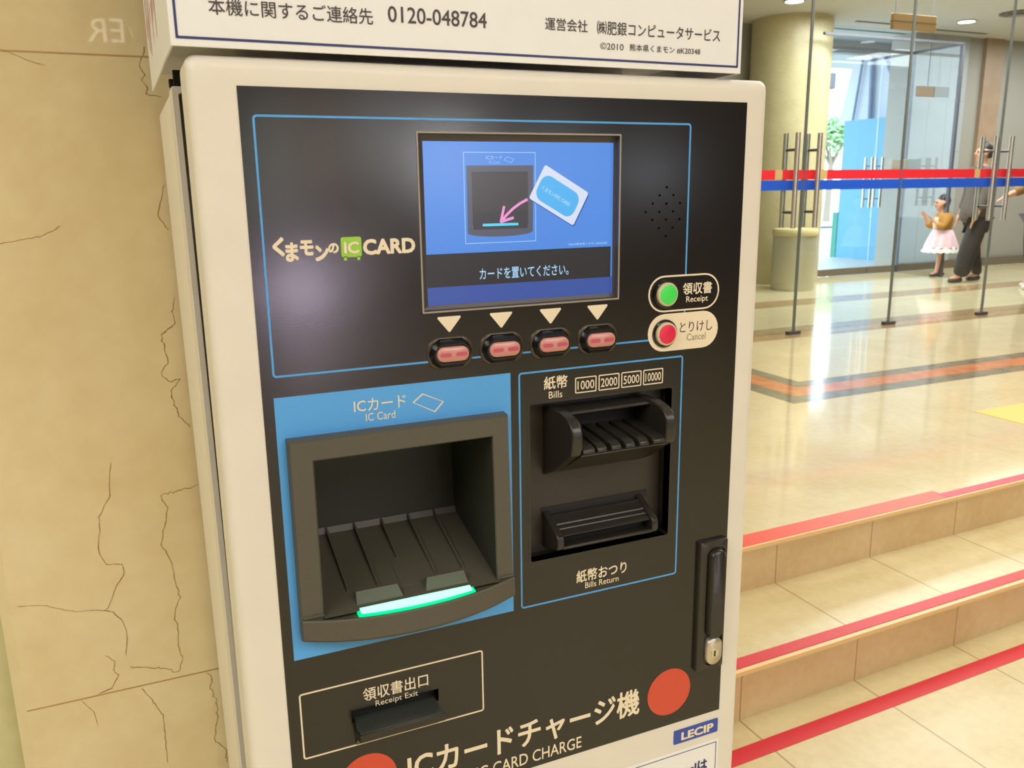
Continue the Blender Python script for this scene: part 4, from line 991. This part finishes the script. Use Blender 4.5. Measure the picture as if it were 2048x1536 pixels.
skirt('skirt_frill', 0.36, 0.285, 0.155, 0.195, mat('white_cotton', (240, 238, 232), 0.8), 18, 0.06, g)
shoes(g, J, 0.62, mat('dark_shoe', (60, 54, 52), 0.4))
# the woman in dark clothes
J = dict(pelvis=(0, -0.02, 0.80), waist=(0, -0.02, 0.92), chest=(0, -0.01, 1.12), neck=(0, -0.01, 1.27), head=(0, 0.0, 1.385), head_scale=1.0,
         hipL=(-0.09, 0.0, 0.74), kneeL=(-0.10, 0.10, 0.40), ankleL=(-0.10, 0.17, 0.07), hipR=(0.09, -0.02, 0.74), kneeR=(0.09, -0.05, 0.40), ankleR=(0.09, -0.13, 0.07),
         shoulderL=(-0.17, 0.0, 1.20), elbowL=(-0.20, 0.02, 0.95), wristL=(-0.19, 0.10, 0.74), shoulderR=(0.17, 0.0, 1.20), elbowR=(0.20, 0.00, 0.95), wristR=(0.19, 0.08, 0.74))
wl_ = (8.52, 6.60, ZU)
p = person(wl_, RZ, 1.52, J, (206, 150, 118), 'woman in dark coat and black wide trousers walking left behind the glass')
hair(p, J['head'], 0.95, M_hair, 'short')
M_coat = mat('charcoal_coat', (96, 86, 78), 0.85, noise=0.12, scale=40)
M_trs = mat('black_trousers', (50, 44, 40), 0.8, noise=0.1, scale=40)
skin('coat', [(0, 0.02, 0.60, 0.20, 0.19), (0, 0.0, 0.80, 0.19, 0.18), (0, -0.01, 0.98, 0.14, 0.13), (0, 0, 1.13, 0.15, 0.13), (0, 0, 1.235, 0.07), (-0.175, 0, 1.19, 0.072), (-0.205, 0.02, 0.955, 0.062), (-0.19, 0.085, 0.77, 0.048), (0.175, 0, 1.19, 0.072), (0.205, 0.0, 0.955, 0.062), (0.19, 0.07, 0.77, 0.048)], [(0, 1), (1, 2), (2, 3), (3, 4), (3, 5), (5, 6), (6, 7), (3, 8), (8, 9), (9, 10)], M_coat, p)
skin('trousers', [(0, 0, 0.72, 0.13), (-0.09, 0.02, 0.62, 0.105), (-0.10, 0.10, 0.36, 0.105), (-0.10, 0.165, 0.05, 0.095), (0.09, -0.02, 0.62, 0.09), (0.09, -0.06, 0.36, 0.07), (0.09, -0.13, 0.05, 0.055)], [(0, 1), (1, 2), (2, 3), (0, 4), (4, 5), (5, 6)], M_trs, p)
shoes(p, J, 0.95, mat('dark_shoe', (60, 54, 52), 0.4))
# the person at the right edge
J = dict(pelvis=(0, -0.02, 0.86), waist=(0, -0.02, 0.98), chest=(0, -0.01, 1.20), neck=(0, 0, 1.36), head=(0, 0.01, 1.48), head_scale=1.0,
         hipL=(-0.09, 0.0, 0.80), kneeL=(-0.10, 0.02, 0.44), ankleL=(-0.10, 0.03, 0.07), hipR=(0.09, 0, 0.80), kneeR=(0.09, 0.0, 0.44), ankleR=(0.09, -0.06, 0.07),
         shoulderL=(-0.18, 0.0, 1.28), elbowL=(-0.21, 0.02, 1.02), wristL=(-0.19, 0.13, 0.82), shoulderR=(0.18, 0.0, 1.28), elbowR=(0.21, 0.06, 1.02), wristR=(0.18, 0.23, 0.95))
q = person((8.50, 5.86, ZU), RZ, 1.62, J, (214, 150, 116), 'person in brown jacket, dark jeans and white shoes at the right edge')
hair(q, J['head'], 1.0, M_hair, 'long')
skin('jacket', [(0, 0, 0.72, 0.16, 0.14), (0, -0.01, 0.95, 0.145, 0.13), (0, 0, 1.20, 0.155, 0.135), (0, 0, 1.325, 0.07), (-0.185, 0, 1.27, 0.078), (-0.215, 0.02, 1.02, 0.068), (-0.195, 0.11, 0.85, 0.05), (0.185, 0, 1.27, 0.078), (0.215, 0.06, 1.02, 0.068), (0.19, 0.19, 0.965, 0.05)], [(0, 1), (1, 2), (2, 3), (2, 4), (4, 5), (5, 6), (2, 7), (7, 8), (8, 9)], mat('brown_jacket', (140, 104, 58), 0.8, noise=0.12, scale=40), q)
skin('jeans', [(0, 0, 0.78, 0.125), (-0.09, 0.0, 0.66, 0.095), (-0.10, 0.02, 0.40, 0.078), (-0.10, 0.03, 0.08, 0.062), (0.09, 0, 0.66, 0.095), (0.09, 0, 0.40, 0.078), (0.09, -0.06, 0.08, 0.062)], [(0, 1), (1, 2), (2, 3), (0, 4), (4, 5), (5, 6)], mat('dark_jeans', (62, 62, 72), 0.8, noise=0.1, scale=50), q)
shoes(q, J, 1.0, mat('white_shoe', (226, 218, 210), 0.5))

# sign with lit letters at the rear of the hall; only its mirror image shows in the polished wall
rs = empty('lit_letter_sign', (0.0, -4.05, 2.2)); tag(rs, 'sign with lit letters across the hall, mirrored in the marble wall', 'sign')
obj('sign_board', BOX(-0.5, 0.7, -0.04, 0.0, 0.0, ZC-2.2), M_bhall, rs)
M_let = mat('lit_letters', (240, 235, 220), 0.4, emit=(245, 240, 225), estr=3.6)
def lt(s, xl, xr, z0, z1):
    me = text_mesh(s); xs = [v.co.x for v in me.vertices]; ys = [v.co.y for v in me.vertices]
    for v in me.vertices:
        t = (v.co.x-min(xs))/(max(xs)-min(xs)); u = (v.co.y-min(ys))/(max(ys)-min(ys)); v.co = (xl+(xr-xl)*t, 0.002, z0+(z1-z0)*u-2.2)
    me.materials.clear(); me.materials.append(M_let); o = bpy.data.objects.new('letter', me); COL.objects.link(o); o.parent = rs
lt('E', 0.105, 0.030, 2.28, 2.415); lt('R', 0.008, -0.100, 2.277, 2.41); lt("/", 0.155, 0.135, 2.315, 2.37)
